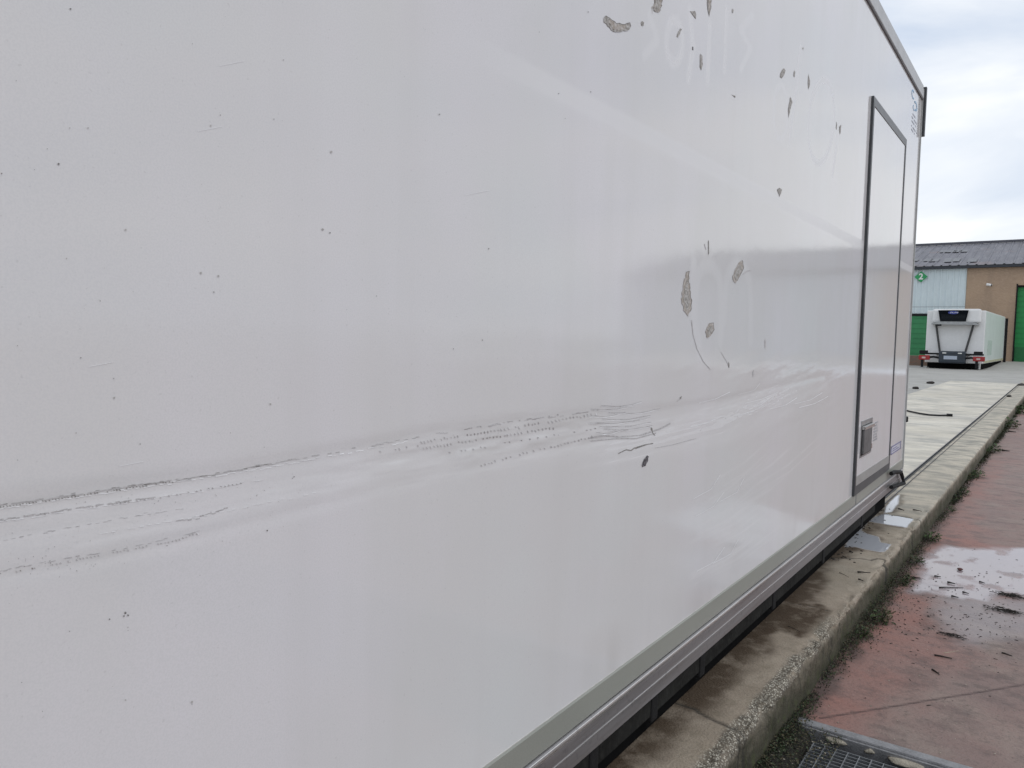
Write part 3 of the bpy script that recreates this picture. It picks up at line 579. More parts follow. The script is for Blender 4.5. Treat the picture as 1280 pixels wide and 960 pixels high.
d_, _ = pdist(YY, ZZ, low); grime = np.maximum(grime, .30 * np.exp(-(d_ / .004) ** 2) * sstep(.75, .35, YY) * (.2 + fbm(YY * 50, ZZ * 90, 3, 46)))
zone_ = np.exp(-((YY - 1.3) / .35) ** 2) * sdist(YY, ZZ, pp([(520, 548), (740, 512), (840, 506), (845, 540), (740, 556), (560, 575)])).clip(-.01, .01); grime = np.maximum(grime, .32 * sstep(0, .008, zone_) * sstep(.45, .65, fbm(YY * 9, ZZ * 130, 3, 47)))
P = np.stack([DD, YY, ZZ], -1)
side = rel(grid('side_panel', P, M_panel, attrs=dict(scuff=scuff, ghost_and_stripe=ghost_and_stripe, grime=grime)), bx)
def surf(y, z):
    return float(topo(np.array([y]), np.array([z]))[0]) * float(sstep(4.3, 4.0, np.array([y]))[0])
# -- thin marks that lie on the wall
class Marks:
    def __init__(s): s.v = []; s.f = []
    def poly(s, px, lift=.0007):
        i = len(s.v)
        for p in px: y, z = pan(p); s.v.append((y, z, lift))
        s.f.append(tuple(range(i, i + len(px))))
    def ribbon(s, line, wd, lift=.0006, jit=0., r=random):
        n = len(line)
        for k in range(n - 1):
            (x0, y0), (x1, y1) = line[k], line[k + 1]; L_ = math.hypot(x1 - x0, y1 - y0) or 1; nx_, ny_ = -(y1 - y0) / L_, (x1 - x0) / L_; w0 = wd * (1 - jit * r.random()) / 2
            s.poly([(x0 + nx_ * w0, y0 + ny_ * w0), (x1 + nx_ * w0, y1 + ny_ * w0), (x1 - nx_ * w0, y1 - ny_ * w0), (x0 - nx_ * w0, y0 - ny_ * w0)], lift)
    def build(s, name, mat):
        V = np.array(s.v); D = topo(V[:, 0], V[:, 1]) * sstep(4.3, 4.0, V[:, 0]); co = np.stack([D + V[:, 2], V[:, 0], V[:, 1]], -1)
        return rel(mk(name, co, s.f, mat), bx)
def lerp_line(line, step):
    out_ = []
    for (a, b_) in zip(line[:-1], line[1:]):
        L_ = math.hypot(b_[0] - a[0], b_[1] - a[1]); n = max(1, int(L_ / step)); out_ += [(a[0] + (b_[0] - a[0]) * k / n, a[1] + (b_[1] - a[1]) * k / n) for k in range(n)]
    return out_ + [line[-1]]
R5 = random.Random(21)
def ribbed(md, ml, line, wd, sp, dens=.9, slant=1.2, off=0):
    wd *= .8
    """a chattered scrape: row of short slanted ticks with bright lips"""
    for (x, y) in lerp_line(line, sp):
        if R5.random() > dens: continue
        y += R5.gauss(0, .4) + off; x += R5.gauss(0, .3); w_ = wd * R5.uniform(.5, 1.15)
        md.poly([(x, y - w_ / 2), (x + sp * .30, y - w_ / 2 - .3), (x + sp * .30 + slant, y + w_ / 2), (x + slant, y + w_ / 2 + .3)], .0008)
    if R5.random() < .35: ml.poly([(x + sp * .42, y - w_ / 2), (x + sp * .70, y - w_ / 2 - .3), (x + sp * .70 + slant, y + w_ / 2), (x + sp * .42 + slant, y + w_ / 2 + .3)], .0008)
def broken(mk_, line, wd, dens=.7, j=.6):
    L2 = lerp_line(line, 5)
    for a, b_ in zip(L2[:-1], L2[1:]):
        if R5.random() < dens:
            o = R5.gauss(0, j); mk_.ribbon([(a[0], a[1] + o), (b_[0], b_[1] + o)], wd * R5.uniform(.4, 1.2))
md, mm_, ml = Marks(), Marks(), Marks()
U1 = [(0, 632), (85, 620), (170, 607), (250, 596), (340, 580)]; U2 = [(340, 580), (400, 568), (470, 556), (540, 543), (640, 527), (740, 515)]
broken(md, U1, .9, .55); broken(mm_, U1, 1.8, .9, .8); broken(mm_, U2, 1.3, .6); ribbed(md, ml, [(0, 634), (85, 622), (170, 609), (215, 602)], 1.6, 4, .8)
broken(ml, [(0, 636), (85, 624), (170, 611), (340, 584), (520, 550)], 1.1, .8)
broken(mm_, [(0, 650), (60, 641), (130, 630), (200, 621)], 1.6, .8); ribbed(mm_, ml, [(30, 645), (110, 634), (200, 622), (300, 604)], 1.8, 5, .6); broken(ml, [(0, 653), (60, 644), (150, 630), (330, 600)], 1., .8)
broken(mm_, [(0, 676), (80, 661), (200, 640), (230, 636)], .8, .6); broken(mm_, [(215, 652), (255, 644), (290, 636)], 1.2, .9, 1.2); broken(ml, [(120, 668), (280, 640), (400, 615)], .9, .5)
ribbed(md, ml, [(0, 717), (40, 711)], 2, 5, .5); ribbed(mm_, ml, [(20, 714), (60, 707), (95, 700), (150, 689), (215, 677), (245, 667)], 2.4, 4.5, .7); broken(mm_, [(0, 714), (90, 697), (150, 687), (250, 664)], .9, .6)
for (ln, wd, sp, dn) in (([(525, 553), (600, 541), (680, 528), (742, 518)], 3.0, 4.2, .9), ([(528, 560), (590, 551), (650, 541), (690, 535)], 3.0, 4.2, .85), ([(470, 565), (530, 556)], 2.5, 4.5, .4), ([(600, 582), (640, 570), (700, 556), (738, 546)], 2.6, 4.2, .8), ([(560, 566), (640, 552), (742, 536)], 1.8, 5, .5), ([(600, 533), (700, 518), (745, 512)], 1.6, 4.6, .5)):
    ribbed(mm_, ml, ln, wd, sp, dn)
for k in range(9):
    y = 507 + k * 4.2; x0 = 735 + R5.uniform(-8, 30); x1 = x0 + R5.uniform(30, 85)
    pts_ = [(x0 + (x1 - x0) * t, y + R5.uniform(-.5, .5) + 3 * math.sin(t * 3.1) - 5 * t) for t in np.linspace(0, 1, 9)]
    mm_.ribbon(pts_, R5.uniform(.6, 1.3), jit=.8); ml.ribbon([(a, b_ + 1.4) for a, b_ in pts_], .8, jit=.6)
mm_.ribbon([(735, 548), (755, 544), (775, 546), (800, 544), (825, 536), (838, 529)], 2.0, jit=.5); mm_.ribbon([(738, 551), (770, 548), (795, 548), (820, 541)], 1.4, jit=.5)
md.ribbon([(772, 567), (782, 562), (788, 563), (792, 560), (805, 556), (816, 554)], 1.4, jit=.4); md.poly([(792, 560), (806, 555), (808, 556), (794, 561)]); md.poly([(813, 534), (815, 535), (816, 541), (819, 545), (816, 543), (814, 539)])
mm_.ribbon([(818, 560), (840, 556), (870, 548)], .9, jit=.5)
mm_.ribbon([(864, 400), (866, 418), (871, 436), (879, 452), (888, 462)], 1.1, jit=.5); mm_.ribbon([(901, 440), (908, 452), (911, 460)], 1.1, jit=.6); md.poly([(910, 452), (911.5, 455), (911, 460), (910, 459)])
md.poly([(884.5, 302), (885.5, 300), (885.8, 316), (884.6, 319)]); mm_.ribbon([(880, 305), (882, 312)], 1); mm_.ribbon([(928, 343), (933, 339), (938, 338)], 1.1); mm_.poly([(955, 425), (956.5, 424), (957, 432), (955.5, 436)]); mm_.poly([(940, 465), (941.5, 462), (942, 468), (940.5, 472)]); md.poly([(849, 497), (852, 495), (851, 499)]); mm_.ribbon([(846, 502), (851, 497)], 1)
for k in range(9):
    x0 = rr.uniform(840, 1010); y0 = 500 - (x0 - 860) * .18 + rr.uniform(0, 40); ml.ribbon([(x0, y0), (x0 + 20, y0 - 5), (x0 + rr.uniform(26, 50), y0 - 14)], rr.uniform(.5, 1.0), jit=.5)
for k in range(5):
    x0 = rr.uniform(850, 950); y0 = rr.uniform(620, 740); ml.ribbon([(x0, y0), (x0 + 22, y0 - 12), (x0 + rr.uniform(30, 60), y0 - 30)], rr.uniform(.5, .9), jit=.5)
for k in range(5):
    x0 = rr.uniform(60, 600); y0 = rr.uniform(60, 900); ml.ribbon([(x0, y0), (x0 + 30, y0 - 6)], .6)
for q_, m_ in ((md, M_mark_d), (mm_, M_mark_m), (ml, M_mark_l)): tag(q_.build('scrape_mark', m_), kind='stuff')
# specks
sd_, sl_, sk_ = Marks(), Marks(), Marks()
def speck(m, x, y, s):
    s *= .78
    a = [(x + s * R5.uniform(.6, 1.2) * math.cos(t), y + s * R5.uniform(.6, 1.2) * math.sin(t)) for t in np.linspace(0, 5.3, 6)]; m.poly(a, .0009)
for (x, y, s) in ((88, 11, 1.6), (20, 101, 1), (73, 205, 1.8), (2, 217, 1.3), (59, 186, 1), (240, 55, 1), (275, 144, 1), (342, 149, 1.1), (412, 291, 1.3), (267, 365, 1.2), (43, 212, .8), (125, 376, 1), (470, 370, 1), (549, 143, 1.2), (610, 311, 1.2), (566, 436, 1), (602, 425, 1), (433, 387, .7), (22, 432, 1.1), (101, 447, 1.2), (334, 663, 1.4), (175, 555, 1.3), (368, 596, 1.2), (366, 598, .8), (157, 766, 2.2), (160, 769, 1.8), (155, 770, 1.5), (137, 774, 1.4), (160, 784, 1), (160, 788, .8), (87, 789, 1), (27, 853, 1), (53, 889, 1), (250, 719, .8), (209, 682, 1), (142, 473, 1), (330, 559, .7), (1, 717, 1.2), (698, 117, 1.1), (738, 115, 1), (735, 15, 1), (674, 40, .8), (706, 148, .7), (22, 575, 1), (240, 880, .9)):
    speck(sd_, x, y, s)
for (x, y, s) in ((157, 287, 2), (414, 190, 2), (403, 287, 2.2), (251, 341, 2.2), (273, 345, 1.8), (263, 157, 1.6), (83, 323, 1.5), (143, 497, 2), (338, 505, 1.6), (110, 160, 1.5), (87, 160, 1.3), (240, 877, 2), (157, 875, 1.6), (95, 541, 1.4), (354, 75, 1.2), (288, 541, 1)): speck(sl_, x, y, s)
for k in range(110):
    x, y = R5.uniform(0, 640) ** 1.0, R5.uniform(0, 960); (speck(sl_, x, y, R5.uniform(.35, .7)))
for k in range(30):
    x, y = R5.uniform(0, 330), R5.uniform(0, 960); speck(sd_, x, y, R5.uniform(.25, .45))
for k in range(60):
    x = R5.uniform(0, 420); y = 635 - x * .155 + R5.gauss(35, 32); speck(sd_ if k % 3 == 0 else sl_, x, y, R5.uniform(.4, .9))
for k in range(40): speck(sd_, R5.gauss(60, 30), R5.gauss(705, 7), R5.uniform(.4, .8))
for (x, y, s) in ((334, 663, 1.2), (412, 291, 1.), (157, 766, 1.9), (160, 769, 1.4), (155, 770, 1.1), (137, 774, 1.1), (396, 596, .1), (610, 311, .9), (566, 436, .8), (602, 425, .8), (175, 555, .9), (73, 205, 1.1), (267, 365, .8), (2, 217, .9)): speck(sk_, x, y, s)
tag(sk_.build('tar_spot', simple('tar spot', (.09, .085, .08), .7)), kind='stuff')
tag(sd_.build('dirt_speck', M_speck), kind='stuff'); tag(sl_.build('dirt_speck', M_speck_l), kind='stuff')
# peeled patches
def rough_poly(pts, j, r):
    return [(x + r.uniform(-j, j), y + r.uniform(-j, j)) for x, y in lerp_line(pts + [pts[0]], 2.6)[:-1]]
peels = [([(754, 22), (757, 20), (764, 25), (770, 29), (780, 30), (786, 28), (788, 33), (784, 38), (776, 40), (766, 40), (762, 34), (755, 28)], M_peel), ([(818, -8), (828, -8), (826, 8), (823, 16), (819, 15), (816, 8), (815, 18), (814, 12), (817, 4)], M_peelt),
         ([(884, -10), (889, -8), (887.5, 10), (886, 21), (884, 12), (883, 4)], M_peel), ([(862, 14), (868, 14), (870, 18), (869, 24), (866, 20)], M_peel), ([(850, 36), (852, 37), (849, 42), (847, 47), (845.5, 46), (847, 40)], M_peel),
         ([(875, 67), (877, 70), (877.5, 80), (876, 88), (874.5, 84), (874, 76)], M_peel), ([(976, 90), (980, 85), (982, 88), (980, 94), (977, 98), (975, 96)], M_peel), ([(988, 121), (990.5, 128), (988, 138), (985.5, 148), (985, 140), (986.5, 130)], M_peel),
         ([(1011, 92), (1012, 98), (1012.5, 106), (1011, 112), (1010, 104)], M_peel), ([(993, 88), (994.5, 90), (993, 97), (992, 95)], M_peel), ([(971, 237), (974, 235), (977, 237), (976, 241), (974, 246), (972, 241)], M_peel),
         ([(857, 340), (860, 339), (861, 358), (864, 376), (862, 390), (859, 396), (854, 388), (851, 376), (853, 360)], M_peelt), ([(927, 325), (929, 334), (924, 345), (919, 354), (916, 352), (915, 345), (919, 336), (923, 328)], M_peelt), ([(886, 404), (891, 403), (892, 412), (889, 418), (884, 423), (881, 414)], M_peelt),
         ([(808, 569), (810, 570), (809, 576), (806, 582), (802, 584), (801, 581), (804, 574)], M_hole), ([(914.5, 11), (916, 13), (915.5, 17), (914, 15)], M_peel), ([(865, 58), (866, 59), (866, 63), (865, 62)], M_hole), ([(802, 26), (804, 28), (804, 32), (802, 33), (801, 29)], M_peel),
         ([(1045.5, 152), (1046.3, 154), (1046, 163), (1045, 160)], M_peel), ([(1049, 158), (1051.5, 156), (1051, 166), (1050, 168)], M_peel), ([(913, 118), (919, 120), (918, 122)], M_peel), ([(1003.5, 60), (1004.5, 59), (1004.5, 62)], M_peel)]
for k, (p, m) in enumerate(peels):
    r = random.Random(k); big = k in (0, 1, 11); q = rough_poly(p, .9 if big else .4, r)
    mkx = Marks(); mkx.poly(q, .0011); pt = mkx.build('peeled_patch', m)
    if big or k in (12, 13, 2):
        cx_ = sum(a for a, _ in p) / len(p); cy_ = sum(b_ for _, b_ in p) / len(p); mkx = Marks(); mkx.poly([(cx_ + (a - cx_) * .62 + r.uniform(-.8, .8), cy_ + (b_ - cy_) * .66 + 1 + r.uniform(-.8, .8)) for a, b_ in q], .0015); mkx.build('glue_residue', M_peelt if m is M_peel else M_peel)
        mkx = Marks(); half = q[:len(q) // 2]; mkx.ribbon(half, .7, .0016, .6); mkx.build('patch_edge', M_mark_d)
# -- behind: body shell, kick band, rails
b = MB(); b.box((-2.50, Y0, .188), (-.03, Y1 - .004, 2.83), .01); rel(b.build('body_shell', M_door), bx)
def strip(name, prof, mat, y0=Y0, y1=Y1, p=bx):       # profile in (x, z), run along Y
    return rel(MB().poly([(x, y0, z) for x, z in prof], (0, y1 - y0, 0)).build(name, mat), p)
strip('kick_band', [(-.02, .2625), (.0035, .2625), (.0035, KT - .003), (.001, KT + .001), (-.02, KT + .001)], M_kick)
strip('kick_band_edge', [(.0, KT + .0012), (.0010, KT + .0012), (.0010, KT + .0030), (.0, KT + .0030)], simple('pale sealant line', (.62, .61, .57), .5))
strip('bottom_rail', [(-.03, .170), (.0055, .170), (.007, .1715), (.007, .2065), (.0045, .2075), (.0045, .2085), (.006, .2095), (.006, .243), (.0035, .2435), (.0035, .2445), (.0075, .246), (.0095, .250), (.0095, .255), (.0065, .2600), (.001, .2608), (-.03, .2608)], M_alu)
for (z, x, t) in ((.2090, .0062, .0016), (.2440, .0060, .0012)): strip('rail_ridge', [(x - .006, z - t / 2), (x + .001, z - t / 2), (x + .0012, z + t / 2), (x - .006, z + t / 2)], M_alul)
strip('rail_lip', [(.0080, .2485), (.0100, .2490), (.0104, .2525), (.0096, .2560), (.0080, .2570)], alu('worn bright lip', (.80, .79, .77), .38))
strip('top_rail', [(-.05, ZT), (.010, ZT), (.012, ZT + .004), (.012, ZT + .060), (.006, ZT + .066), (.006, ZT + .088), (0, ZT + .094), (-.05, ZT + .094)], M_alu if False else simple('grey painted top rail', (.46, .47, .47), .4, v=.15, sc=6))
strip('top_seal', [(-.01, ZT - .006), (.008, ZT - .006), (.008, ZT - .0005), (-.01, ZT - .0005)], M_gasketg)
# rail joint below the door's near edge
rel(MB().box((.0, 4.425, .262), (.0045, 4.437, .330)).build('joint_strip', M_gasketg), bx)
# -- rear corner post
rel(MB().box((-.03, Y1 - .0035, .262), (.008, Y1 + .016, ZT + .05), .002).build('rear_post', simple('grey rear post', (.40, .41, .40), .4, v=.15)), bx)
rel(MB().box((-.01, Y1 + .017, 2.555), (.024, Y1 + .050, 2.885), .004).build('corner_cap', M_gasket), bx)
# -- service door
dY0, dY1, dZ0, dZ1 = 4.335, 5.375, .327, 2.400
door = rel(MB().box((.0, dY0 + .03, dZ0 + .045), (.010, dY1 - .03, dZ1 - .045), .0015).build('side_door', M_door), bx)
def dpart(name, mb, mat, par): o = mb.build(name, mat); o.parent = par; o.matrix_parent_inverse = par.matrix_world.inverted(); return o
bpy.context.view_layer.update()
for pts_, m_ in (([(.0, dY0, dZ0 - .004), (.0, dY0 + .030, dZ0 + .03), (.0, dY0 + .030, dZ1 - .045), (.0, dY0, dZ1)], M_gasket), ([(.0, dY1 - .030, dZ0 + .045), (.0, dY1, dZ0 + .005), (.0, dY1, dZ1), (.0, dY1 - .030, dZ1 - .045)], M_gasket),
                 ([(.0, dY0 + .001, dZ1), (.0, dY1 - .001, dZ1), (.0, dY1 - .031, dZ1 - .044), (.0, dY0 + .031, dZ1 - .044)], M_gasketg), ([(.0, dY0 + .001, dZ0 - .003), (.0, dY1, dZ0 + .003), (.0, dY1 - .031, dZ0 + .046), (.0, dY0 + .031, dZ0 + .044)], simple('charcoal door seal', (.085, .088, .09), .5))):
    g = MB(); g.poly(pts_, (.013 if m_ is M_gasket else .0125, 0, 0)); rel(g.build('door_seal', m_), bx)
dpart('kick_plate', MB().box((.0101, dY0 + .031, dZ0 + .0465), (.0122, dY1 - .031, .424)), simple('grey kick plate', (.34, .34, .325), .4, v=.1), door)
# flush paddle latch, bevelled dish with a chromed flap
lt = MB(); lt.box((.0102, 4.435, .515), (.0135, 4.735, .715), .0012); latch = dpart('latch', lt, simple('satin latch plate', (.36, .36, .36), .35, metal=.5), door)
for (nm, a, c_, m) in (('latch_recess', (.0137, 4.442, .526), (.0146, 4.728, .690), M_black), ('latch_flap', (.0148, 4.448, .537), (.028, 4.650, .668), simple('dull latch steel', (.15, .15, .15), .45, metal=.15, v=.4)), ('latch_pin', (.0148, 4.665, .545), (.026, 4.690, .572), M_chrome)):
    o = MB().box(a, c_, .0025 if 'flap' in nm else .0004).build(nm, m); o.parent = latch; o.matrix_parent_inverse = latch.matrix_world.inverted()
o = MB().box((.0149, 4.44, .6695), (.034, 4.70, .688), .003).build('latch_hood', M_chrome); o.parent = latch
g = MB()
for k in range(7): g.box((.0102, 4.79 + .006 * (k % 2), .570 + k * .0165), (.0112, 4.915 - .01 * (k % 3), .5785 + k * .0165))
dpart('latch_sticker', g, simple('grey printed text', (.36, .36, .37), .5), door)
# tiny plate sticker at the foot and faded emblem at the head of the strip behind the door
g = MB(); zz0, zz1, q0, q1 = .408, .462, 5.47, 5.86
for a, c_ in (((q0, zz0), (q1, zz0 + .006)), ((q0, zz1 - .006), (q1, zz1)), ((q0, zz0), (q0 + .022, zz1)), ((q1 - .022, zz0), (q1, zz1)), ((q0 + .06, .425), (q0 + .30, .430)), ((q0 + .06, .438), (q0 + .22, .443))): g.box((.0005, a[0], a[1]), (.0015, c_[0], c_[1]))
rel(g.build('sticker', simple('blue violet sticker print', (.17, .17, .34), .5)), bx)
rel(MB().box((.0001, q0 + .01, zz0 + .002), (.0008, q1 - .01, zz1 - .002)).build('sticker_plate', simple('pale sticker', (.60, .60, .66), .4)), bx)
g = MB()
def swirl(cy, cz, ry, rz, a0, a1, wd):
    for t in np.linspace(a0, a1, 12)[:-1]:
        t2 = t + (a1 - a0) / 11; p0 = (cy + ry * math.cos(t), cz + rz * math.sin(t)); p1 = (cy + ry * math.cos(t2), cz + rz * math.sin(t2)); s_ = (1 - wd)
        g.poly([(.0006, *p0), (.0006, *p1), (.0006, cy + ry * s_ * math.cos(t2), cz + rz * s_ * math.sin(t2)), (.0006, cy + ry * s_ * math.cos(t), cz + rz * s_ * math.sin(t))], (.0007, 0, 0))
swirl(5.60, 2.735, .06, .028, .9, 5.6, .35); swirl(5.72, 2.690, .07, .030, -1.8, 2.6, .4); swirl(5.66, 2.665, .04, .018, 2., 5.9, .4)
rel(g.build('emblem', simple('faded light blue print', (.30, .50, .70), .5)), bx)
g = MB()
for k, (a, c_) in enumerate(((2.615, .20), (2.590, .24), (2.565, .18), (2.535, .24), (2.512, .15))):
    for j in range(int(c_ / .03)):
        if (j * 7 + k) % 5: g.box((.0005, 5.60 + j * .03, a), (.0012, 5.622 + j * .03, a + .010))
rel(g.build('small_print', simple('faded grey print', (.50, .53, .60), .5)), bx)
# -- underframe bar, brackets, supports
strip('side_bar', [(-.075, .076), (-.034, .076), (-.030, .080), (-.030, .128), (-.034, .132), (-.075, .132)], M_frame, Y0, 5.2)
strip('chassis_beam', [(-.60, .03), (-.30, .03), (-.30, .185), (-.60, .185)], M_frame)
for (yy) in (1.62, 1.97, 2.33, 3.1, 3.9, 4.8, .8): rel(MB().box((-.060, yy - .022, .060), (-.026, yy + .022, .138), .006).build('bracket', M_black), bx)
rel(MB().box((-.20, -2, .010), (-.062, 5.75, .185), .004).build('underside_shade', M_dark), bx)  # added black box standing in for the shade under the body
for (yy) in (-1, 5.0): rel(MB().box((-2.3, yy - .15, .0), (-.5, yy + .15, .19), .01).build('support_block', M_black), bx)
# -- rear hook and rubber buffer
def hp(p, x=.030): y, z = pan(p, x); return (x, y, z)
rel(MB().tube([hp((1114, 592)), hp((1118, 590)), hp((1126, 590)), hp((1128, 596)), hp((1130, 604)), hp((1124, 606)), hp((1114, 609))], .013, 8).build('rear_hook', M_black), bx)
x, z = fy((1130, 524), 6.0); rel(MB().box((x - .03, 5.99, z - .02), (x + .024, 6.03, z + .02), .008).build('buffer', M_black), bx)

# ---------------------------------------------------------------- far refrigerated trailer
FT = empty('refrigerated_trailer', (-2.80, 38.0, 0), math.radians(-1.6), label='white refrigerated trailer with a black cooling unit parked in front of the warehouse', cat='trailer')
M_w = simple('white box paint', (.76, .76, .75), .35, v=.07, sc=2); M_wg = simple('greenish white side', (.66, .70, .68), .35, v=.08, sc=1.5)
M_nav = simple('dark grille plastic', (.004, .006, .009), .8, v=.3, sc=4, spec=.1); M_bl = simple('dark blue rear beam', (.022, .032, .045), .45, v=.3, sc=5); M_red = simple('red lamp lens', (.35, .02, .02), .25, v=.3, sc=20); M_redw = simple('pale lamp lens', (.6, .45, .42), .25)
HW = 1.10; LN = 9.0; BB = .25; TT = 2.50
b = MB(); b.box((-HW, 0, BB), (HW, LN, TT), .03); body = b.build('body', M_w, FT)
MB().box((HW - .001, .05, BB + .05), (HW + .012, LN - .02, TT - .05)).build('side_panel', M_wg, FT)
MB().box((HW + .0125, 1.2, BB + .35), (HW + .016, 3.0, BB + 1.0)).build('side_patch', simple('faded green patch', (.52, .60, .55), .4), FT)
MB().box((HW + .0125, .05, BB + .03), (HW + .02, LN - .05, BB + .12)).build('lower_rail', simple('yellowed lower rail', (.50, .49, .33), .5, v=.3, sc=4), FT)
MB().box((HW + .002, LN - .02, BB - .1), (HW + .13, LN + .10, TT - .08), .01).build('rear_post', M_black, FT)
b = MB(); b.box((-.85, -.30, 1.98), (.95, .0, 2.56), .08); hood = b.build('cooling_unit', M_w, FT)
b = MB(); b.poly([(-.62, -.315, 2.50), (.50, -.315, 2.50), (.42, -.315, 2.03), (-.53, -.315, 2.03)], (0, -.10, 0)); gri = b.build('cooling_grille', M_nav, FT)
b = MB()
for k in range(5): b.box((-.50, -.420, 2.07 + k * .055), (.40, -.4152, 2.082 + k * .055))
o = b.build('louvre', simple('dark louvre', (.014, .02, .025), .4), gri)
b = MB(); n = 20; b.poly([(-.05 + .20 * math.cos(t), -.4165, 2.40 + .065 * math.sin(t)) for t in np.linspace(0, 2 * math.pi, n, endpoint=False)], (0, -.006, 0)); bd = b.build('badge', simple('blue badge', (.03, .05, .28), .3), gri)
b = MB()
for (x0, z0, x1, z1) in ((-.18, 2.375, -.13, 2.435), (-.11, 2.38, -.09, 2.42), (-.07, 2.38, -.03, 2.40), (-.01, 2.38, .02, 2.43), (.04, 2.385, .07, 2.42), (.09, 2.38, .11, 2.43)): b.poly([(x0, -.4235, z0), (x0 + .022, -.4235, z0), (x1 + .022, -.4235, z1), (x1, -.4235, z1)], (0, -.002, 0))
b.build('badge_lettering', M_w, gri)
b = MB(); b.poly([(-.88, -.42, 1.90), (.90, -.42, 1.88), (.80, -.42, 1.97), (.45, -.42, 2.02), (-.55, -.42, 2.02), (-.80, -.42, 1.98)], (0, .42, 0)); b.build('cooling_tray', simple('grey tray', (.36, .37, .37), .5), FT)
b = MB(); b.box((-.66, -.425, 1.83), (-.48, -.32, 1.90)); b.build('tray_valve', M_black, FT)
for s, (xa, xb) in enumerate(((-.72, -.50), (.68, .42))):
    MB().tube([(xa, -.10, 1.90), (xb, -.10, .62)], .042, 8).build('strut', simple('dark grey strut', (.05, .05, .05), .5), FT)
b = MB(); b.box((-.66, -.085, .60), (.62, .0, .62)); b.build('ledge', M_black, FT)
b = MB(); b.box((-.50, -.55, .24), (.50, -.12, .76), .07); rb = b.build('tail_beam', M_bl, FT)
MB().box((-.30, -.562, .41), (.20, -.552, .56), .003).build('licence_plate', simple('weathered licence plate', (.42, .47, .55), .4, v=.25, sc=30), FT)
for x in (-.36, .22): MB().box((x, -.565, .655), (x + .15, -.552, .70), .008).build('plate_lamp', simple('pale lamp', (.75, .75, .72), .3), FT)
MB().box((-1.22, -.42, .60), (1.15, -.34, .67), .01).build('light_bar', M_black, FT)
for s in (-1, 1):
    x = s * 1.02 - .06
    MB().tube([(s * .46, -.40, .46), (s * .7, -.40, .50), (s * .95, -.40, .46)], .05, 6).build('lamp_arm', M_black, FT)
    MB().box((x - .17, -.50, .61), (x + .15, -.32, .77), .03).build('marker_box', M_black, FT)
    l1 = MB().box((x - .19, -.50, .36), (x + .24, -.34, .56), .03).build('tail_lamp', M_red, FT)
    MB().box((x - .06, -.506, .42), (x + .08, -.501, .49), .002).build('lamp_lens', M_redw, l1)
    MB().box((x - .10, -.46, .04), (x + .00, -.38, .36), .01).build('lamp_bracket', M_black, FT)
MB().tube([(1.00, -.2, .28), (1.00, -.2, .02)], .04, 8).build('support_leg', simple('pale leg', (.6, .6, .58), .5), FT)
for (x, y) in ((-.85, .3), (.55, .3), (-.8, 6.4), (.8, 6.4)):
    bm = bmesh.new(); bmesh.ops.create_cone(bm, cap_ends=True, segments=28, radius1=.28, radius2=.28, depth=.24, matrix=Matrix.Translation((x, y, .28)) @ Matrix.Rotation(math.pi / 2, 4, 'Y')); bmesh.ops.bevel(bm, geom=[e for e in bm.edges if len(e.link_faces) == 2 and e.calc_face_angle(0) > 1], offset=.03, segments=2, affect='EDGES'); bm_obj('wheel', bm, M_black, FT, False)
MB().box((-1.0, .02, .03), (1.05, LN - .1, .245), .01).build('underframe', M_dark, FT)

# low brick wall left of the trailer
bm_ = Mat('brown brick', (.20, .125, .09), .9); br = bm_.n.new('ShaderNodeTexBrick'); br.inputs['Scale'].default_value = 4.2; br.inputs['Mortar Size'].default_value = .012
br.inputs['Color1'].default_value = (.23, .13, .09, 1); br.inputs['Color2'].default_value = (.17, .12, .09, 1); br.inputs['Mortar'].default_value = (.26, .23, .19, 1)
mp_ = bm_.n.new('ShaderNodeMapping'); mp_.inputs['Rotation'].default_value = (math.pi / 2, 0, 0); bm_.co = bm_.n.new('ShaderNodeTexCoord'); bm_.l(bm_.co.outputs['Object'], mp_.inputs[0]); bm_.l(mp_.outputs[0], br.inputs['Vector']); bm_.l(br.outputs[0], bm_.b.inputs['Base Color'])
tag(MB().box((-12, 40.6, -.02), (-3.95, 40.95, .48), .01).build('brick_wall', bm_.m), label='low brown brick wall to the left of the far trailer under the green shutter', cat='wall')

# ---------------------------------------------------------------- warehouse
WY = 49.0; EZ = 5.20
WH = empty('warehouse', (0, WY, .18), label='long low warehouse with ribbed grey roof, pale blue cladding, brown rendered wall and green shutters', cat='warehouse'); bpy.context.view_layer.update()
def ribbed_wall(x0, x1, z0, z1, y, pitch, dep, mat, name, par=WH):
    v = []; f = []; x = x0; flip = 0; pts = []
    while x < x1: pts += [(x, y), (x + pitch * .62, y), (x + pitch * .72, y - dep), (x + pitch * .90, y - dep)]; x += pitch
    pts.append((x1, y)); pts = [p for p in pts if p[0] <= x1]
    for (a, c_) in pts: v += [(a, c_, z0), (a, c_, z1)]
    for i in range(len(pts) - 1): f.append((2 * i, 2 * i + 2, 2 * i + 3, 2 * i + 1))
    return rel(mk(name, v, f, mat), par)
M_clad = simple('pale blue grey cladding', (.64, .72, .735), .5, v=.06, sc=1.2); M_clad2 = simple('grey blue cladding', (.50, .54, .58), .5, v=.08, sc=1)
rw = Mat('brown render', (.42, .30, .205), .9); rw.mix(rw.noise(.9, 5), (.37, .265, .185)); rw.mix(rw.noise(6, 5, .7, lo=.45, hi=.7), (.46, .335, .24), .7); rw.mix(rw.noise(1.5, 5, .6, st=(1, 1, .15), lo=.52, hi=.7), (.30, .22, .16), .5); rw.bump(rw.noise(15, 5), .5, .02); M_rend = rw.m
